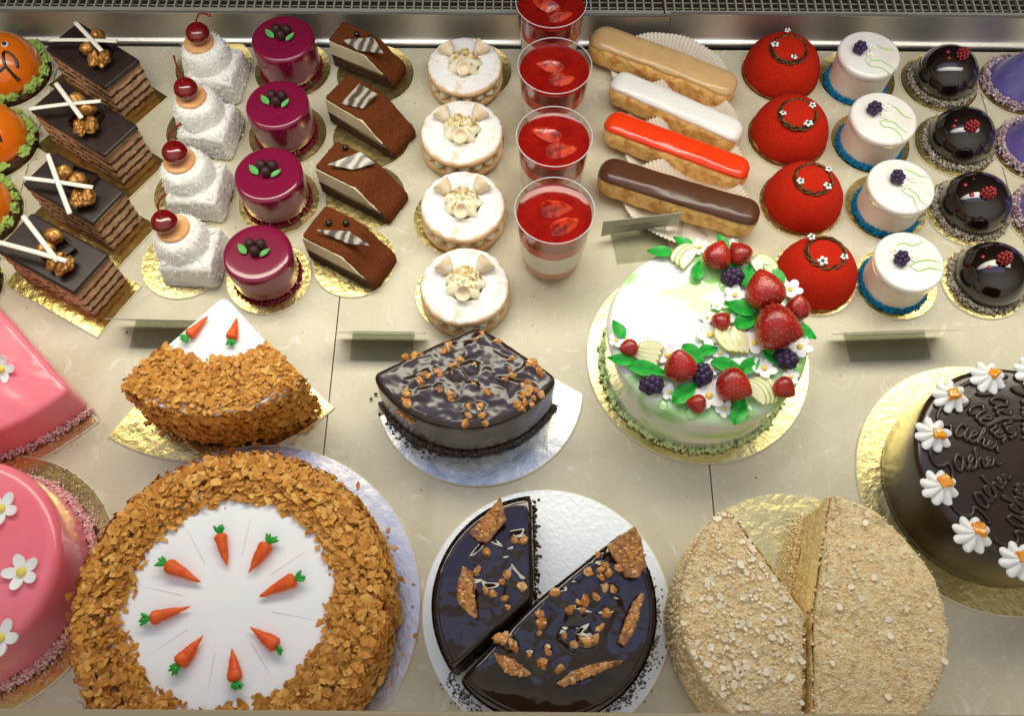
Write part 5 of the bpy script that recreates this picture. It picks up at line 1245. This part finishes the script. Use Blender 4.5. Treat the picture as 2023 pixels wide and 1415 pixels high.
def brittle_shard(o, pts, th=.0035, lift=(.001, .008), amb=False):
    """pts: pixel outline of the shard lying on the glaze; it rises toward its second half"""
    n = len(pts); P = []
    for i, (x, y) in enumerate(pts):
        q = onto(o, x, y, Ht+.006); P.append(Vector((q.x, q.y)))
    cxy = sum(P, Vector((0, 0)))/n
    out = resample([(p.x-cxy.x, p.y-cxy.y) for p in P], .0015)
    a = sum((Vector(p)*1 for p in out), Vector((0, 0)))
    if sum(out[i-1][0]*out[i][1]-out[i][0]*out[i-1][1] for i in range(len(out))) < 0: out = out[::-1]
    k = M(); k.pad(out, 0, th, .001, nb=2, nz=2, nt=5); s_ = k.build('brittle_shard', amber if amb else brittle, o, ang=60, loc=(cxy.x, cxy.y, Ht+lift[0]), disp=(.0008, 260, 3)); s_.rotation_euler = (lift[1]*10, -lift[1]*8, 0)
    k = M()
    for i in range(60):
        u, v = random.choice(out), random.random()*.8; s2 = rnd(.003, .0052)
        if amb and v > .62: continue
        k.ball((u[0]*v, u[1]*v, th), s2*.42, (1.2, .8, .6), 7, 5, rot=Matrix.Rotation(rnd(0, 6), 3, 'Z'), bump=.8, seed=i)
    stuff(k.build('nut_pieces', nut_caramel, s_, ang=40))
brittle_shard(tL, [(926, 1052), (992, 984), (996, 1005), (1002, 1028), (960, 1073), (942, 1066)], lift=(.004, .02))
brittle_shard(tL, [(905, 1150), (915, 1118), (934, 1130), (938, 1170), (944, 1222), (935, 1222), (906, 1194), (902, 1172)], lift=(.003, .015))
brittle_shard(tR, [(1200, 1078), (1256, 1041), (1268, 1068), (1276, 1122), (1260, 1142), (1235, 1140)], lift=(.006, .03))
brittle_shard(tR, [(1250, 1190), (1268, 1172), (1275, 1172), (1255, 1245), (1236, 1278), (1220, 1268)], lift=(.002, .008))
brittle_shard(tR, [(976, 1290), (1000, 1296), (1030, 1315), (1052, 1332), (1040, 1338), (1005, 1334), (985, 1312)], lift=(.002, .008))
brittle_shard(tR, [(1098, 1352), (1130, 1326), (1180, 1310), (1232, 1305), (1228, 1312), (1170, 1335), (1115, 1358)], lift=(.003, .006))
nut_cluster(tL, NLp, Ht+.0012); nut_cluster(tR, NRp, Ht+.0012)
k = M()
for i in range(1300):
    a = rnd(-2.6, .6); q = rt+.001+abs(random.gauss(0, .005)); k.chunk((q*math.cos(a), q*math.sin(a), .0002), rnd(.0005, .0014))
stuff(k.build('crumb_ring', grey_crumb, tR, ang=0))
k = M()
for i in range(160):
    t = random.random()**.8; a = aL0; q = rt*t; p = Vector((cx, cy))*(1-t)+Vector((rt*math.cos(a), rt*math.sin(a)))*t
    k.chunk((p.x+abs(random.gauss(0, .0022))+.001, p.y, rnd(0, Ht*.9) if random.random() < .6 else .0003), rnd(.001, .0026))
stuff(k.build('cut_crumbs', dark_sponge, tL, ang=0))

# ------------------------------------------------------------------ crumb cake in two pieces
c, r, z = round_board(1576, 1212, 243, 'round gold card under the crumb coated cake', gold, None, t=.0022)
Hn = .070; tn = at(1606, 1212, Hn+z); rn = 257*mpp(1606, 1212, Hn+z)
cm = at(1602, 1209, Hn+z); cx, cy = cm.x-tn.x, cm.y-tn.y
def napo(a0, a1, off, label, chips, sd, big):
    o = thing('crumb_cake_piece', label, 'cake', (tn.x+off[0], tn.y+off[1], z+.0003), 0, 'pieces of the crumb coated cake')
    out = [(cx, cy)]+[(rn*math.cos(a)*(1+.02*noise.noise(Vector((a*2, sd, 0)))), rn*math.sin(a)*(1+.02*noise.noise(Vector((a*2, sd, 0))))) for a in [a0+(a1-a0)*i/70 for i in range(71)]]
    out = resample(out, .0022)
    for _ in range(2):
        n = len(out); out = [((out[i-1][0]+2*out[i][0]+out[(i+1) % n][0])/4, (out[i-1][1]+2*out[i][1]+out[(i+1) % n][1])/4) for i in range(n)]
    def lmp(x, y): return .0042*noise.noise(Vector((x*26, y*26, sd)))+.0020*noise.noise(Vector((x*80, y*80, sd)))+.0010*noise.noise(Vector((x*190, y*190, sd)))
    k = M(); k.pad(out, 0, Hn, .0035, nb=4, nz=18, nt=60, dz=lmp, taper=.001); k.build('crumb_coat', [crumb_tan], o, ang=180, disp=(.0008, 240, 6))
    # bare sponge along the knife cuts
    for aa, sg in ((a0, -1), (a1, 1)):
        k = M(); c0 = Vector((cx, cy)); e1 = Vector((rn*math.cos(aa), rn*math.sin(aa))); d_ = (e1-c0); L_ = d_.length; d_.normalize(); n_ = Vector((-d_.y, d_.x))*sg
        rs = []
        for zz in [Hn*j/16 for j in range(16)]: rs.append([(c0.x+d_.x*L_*(.03+.94*i/60)+n_.x*.0006, c0.y+d_.y*L_*(.03+.94*i/60)+n_.y*.0006, zz) for i in range(61)])
        k.rings(rs, 0, False, False, closed=False); k.build('cut_face', napo_cut, o, ang=180, disp=(.0016, 180, 5))
    # scattered crumbs + chips on top
    from mathutils.geometry import intersect_point_tri_2d
    ctr = sum((Vector(p) for p in out), Vector((0, 0)))/len(out)
    def rp():
        i = random.randrange(len(out)); e = Vector(out[i]); s_ = math.sqrt(random.random())*.98; p = ctr+(e-ctr)*s_; return p.x, p.y
    k = M()
    for i in range(900):
        x, y = rp(); k.chunk((x, y, Hn+lmp(x, y)+rnd(-.0002, .0008)), rnd(.0006, .0018))
    for i in range(1500):
        e = random.choice(out); zq = rnd(.002, Hn-.004); k.chunk((e[0]*1.0, e[1]*1.0, zq), rnd(.0007, .0022))
    stuff(k.build('loose_crumbs', crumb_bits, o, ang=0))
    k = M()
    for i in range(chips):
        for _ in range(10):
            x, y = rp()
            if noise.noise(Vector((x*14, y*14, sd+2)))+.25 > rnd(-.3, .5)*(1 if not big else 2): break
        s_ = (.0011+.0028*random.random()**2)*(1 if random.random() < .97 else 1.6); k.pad_xf = None
        q = [(s_*rnd(.6, 1.1)*math.cos(t), s_*rnd(.5, .9)*math.sin(t)) for t in [2*pi*j/6 for j in range(6)]]
        k.xf = TR(x, y, Hn+lmp(x, y)+.0006, rnd(0, 6), 1, rnd(-.4, .4), rnd(-.4, .4)); k.poly(q, 0, .0011)
    k.xf = I4; stuff(k.build('almond_chips', almond, o, ang=0))
    return o
def ang(x, y, zz): v = at(x, y, zz)-tn; return math.atan2(v.y, v.x)
a_top = ang(1640, 948, Hn+z); a_cut = ang(1428, 976, Hn+z); a_bl = ang(1593, 1470, Hn+z); a_br = ang(1603, 1470, Hn+z)
if a_bl < a_cut: a_bl += 2*pi
pl_ = napo(a_cut, a_bl, (-.0030, -.0015), 'left piece of crumb coated cake scattered with almond chips', 330, 3, False)
pr2 = napo(a_br if a_br < a_top else a_br-2*pi, a_top, (.0028, 0), 'right half of crumb coated cake with fine sandy top', 60, 11, True)
k = M()
for i in range(500):
    t = random.random(); p = Vector((cx, cy))*(1-t)+Vector((rn*math.cos(a_top), rn*math.sin(a_top)))*t; k.chunk((p.x-abs(random.gauss(0, .008))-.001, p.y, .0004), rnd(.0006, .0018))
stuff(k.build('fallen_crumbs', crumb_bits, pr2, ang=0))

# ------------------------------------------------------------------ dark cake with piped writing
c, r, z = round_board(1948, 958, 256, 'large round gold card under the dark cake with piped writing', gold, None, t=.0022)
Hs = .068; ts = at(2020, 912, Hs+z); rs_ = (ts.x-at(1808, 880, Hs+z).x)*1.005
sa = thing('piped_chocolate_cake', 'dark glazed round cake with piped writing and whipped cream rosettes', 'cake', (ts.x, ts.y, z+.0003))
k = M(); prof = [(rs_*1.045, .0005), (rs_*1.035, .004), (rs_*1.02, .018), (rs_*1.01, Hs-.02)]+[(rs_-.007*(1-math.cos(pi/2*i/8)), Hs-.007+.007*math.sin(pi/2*i/8)) for i in range(0, 9)]+[(rs_*q, Hs) for q in (.75, .5, .25, .01)]
k.lathe(prof, 128, rf=lambda a, k_, z_: 1+.004*noise.noise(Vector((math.cos(a)*5, math.sin(a)*5, k_*.2)))); k.build('chocolate_glaze', choc_glaze_satin, sa, ang=180)
GL = [[(-.95, 1.75), (-1.1, 1.0), (-.75, .45), (-.1, .35), (.45, .55), (.7, .2), (.6, -.5), (.3, -.75)],
      [(2.0, .95), (1.6, 1.1), (1.2, .6), (1.3, .1), (1.7, .05), (2.05, .6), (2.15, 1.05), (2.1, .3), (2.4, .0), (2.65, .4), (3.15, .95), (2.85, 1.1), (2.6, .6), (2.75, .05), (3.15, .1), (3.5, .8), (3.75, 1.75), (3.6, 2.0), (3.5, 1.4), (3.5, .0), (3.6, .7), (3.95, 1.0), (4.05, .6), (4.05, .1), (4.3, .05), (4.55, .45), (4.85, .85), (4.7, 1.1), (4.45, .7), (4.6, .1), (4.95, .15), (5.2, .8), (5.15, 1.1), (5.4, .95), (5.5, .5), (5.5, .1), (5.75, .1)]]
for k_i, (dg, r0_, r1_) in enumerate([(98, .88, .22), (122, .88, .22), (150, .86, .22), (182, .87, .22), (219, .88, .22), (251, .88, .22), (70, .88, .22), (283, .88, .22), (40, .88, .22), (10, .88, .22), (340, .88, .22), (311, .88, .22)]):
    a = R(dg); wr = M(); sc_ = rs_*(r0_-r1_)/6.9; yc = .55
    for st in GL:
        pts = []
        for x, y in st:
            rad_ = rs_*r0_-(x+1.1)*sc_; off = (y-yc)*sc_*1.35*max(.42, min(1.15, rad_/(rs_*.55)))
            # reading runs from the rim to the centre
            px_ = rad_*math.cos(a)+off*math.sin(a); py_ = rad_*math.sin(a)-off*math.cos(a)
            pts.append((px_, py_, Hs+.0009))
        wr.tube(spline(pts, 5), .0018, 8)
    w_o = wr.build('piped_writing', mat('piped_chocolate', (.03, .013, .009), .3, coat=.4) if k_i == 0 else bpy.data.materials['piped_chocolate'], sa, ang=180)
def rosette(o, x, y, ox, oy, rz):
    p = onto(o, x, y, Hs+.004); k = M(); n = 72; rs = []
    for t in [i/14 for i in range(15)]:
        ring = []
        for i in range(n):
            a = 2*pi*i/n; lobe = abs(math.cos(4*(a-rz)-t*1.5))**.7; rad_ = .0172*(1-t*.93)*(.62+.38*lobe)*(1 if t > .05 else .93)
            ring.append((rad_*math.cos(a), rad_*math.sin(a), .0001+.011*t**.85+.0018*lobe*(1-t)))
        rs.append(ring)
    k.rings(rs); f = k.build('cream_rosette', meringue_w, o, ang=50, loc=(p.x, p.y, Hs-.0002), disp=(.0004, 160, 2))
    q = onto(o, ox, oy, Hs+.011)-p; k = M(); k.xf = TR(0, 0, 0, rnd(0, 1.5), 1, rnd(-.3, .3), rnd(-.3, .3)); k.pad(resample([(-.0056, -.005), (.0052, -.0052), (.005, .0056), (-.005, .0046)], .002), 0, .006, .001, nb=2, nz=1, nt=1)
    k.build('orange_cube', orange_jelly, f, ang=70, loc=(q.x, q.y, .0070), disp=(.0016, 160, 2)).scale = (rnd(.8, 1), rnd(.75, 1), rnd(.7, 1))
for x, y, ox, oy, rz in ((1952, 745, 1965, 738, .2), (1877, 782, 1886, 778, .5), (1845, 858, 1855, 856, .1), (1857, 963, 1869, 952, .4), (1922, 1056, 1939, 1047, .3), (2014, 1108, 2024, 1098, .1), (2040, 735, 2050, 730, .3)): rosette(sa, x, y, ox, oy, rz)

for dg in (298, 326, 354, 22, 50):
    k_a = R(dg); q_ = Vector((ts.x+rs_*.80*math.cos(k_a), ts.y+rs_*.80*math.sin(k_a), z+Hs+.004))
    d_ = q_-CAM; f_ = d_.dot(_d); X_ = W0/2+F0*d_.dot(RR)/f_; Y_ = H0/2-F0*d_.dot(UU)/f_
    rosette(sa, X_, Y_, X_+8, Y_-6, .3)

# hand made: no two small cakes sit or measure quite alike
for o in [q for q in bpy.data.objects if q.parent is None and q.get('category') in ('cake', 'pastry', 'cake slice') and q.get('group') and 'pieces' not in q['group'] and 'pink' not in q['group']]:
    f = rnd(.975, 1.025); o.scale = (f, f*rnd(.985, 1.015), rnd(.95, 1.05))
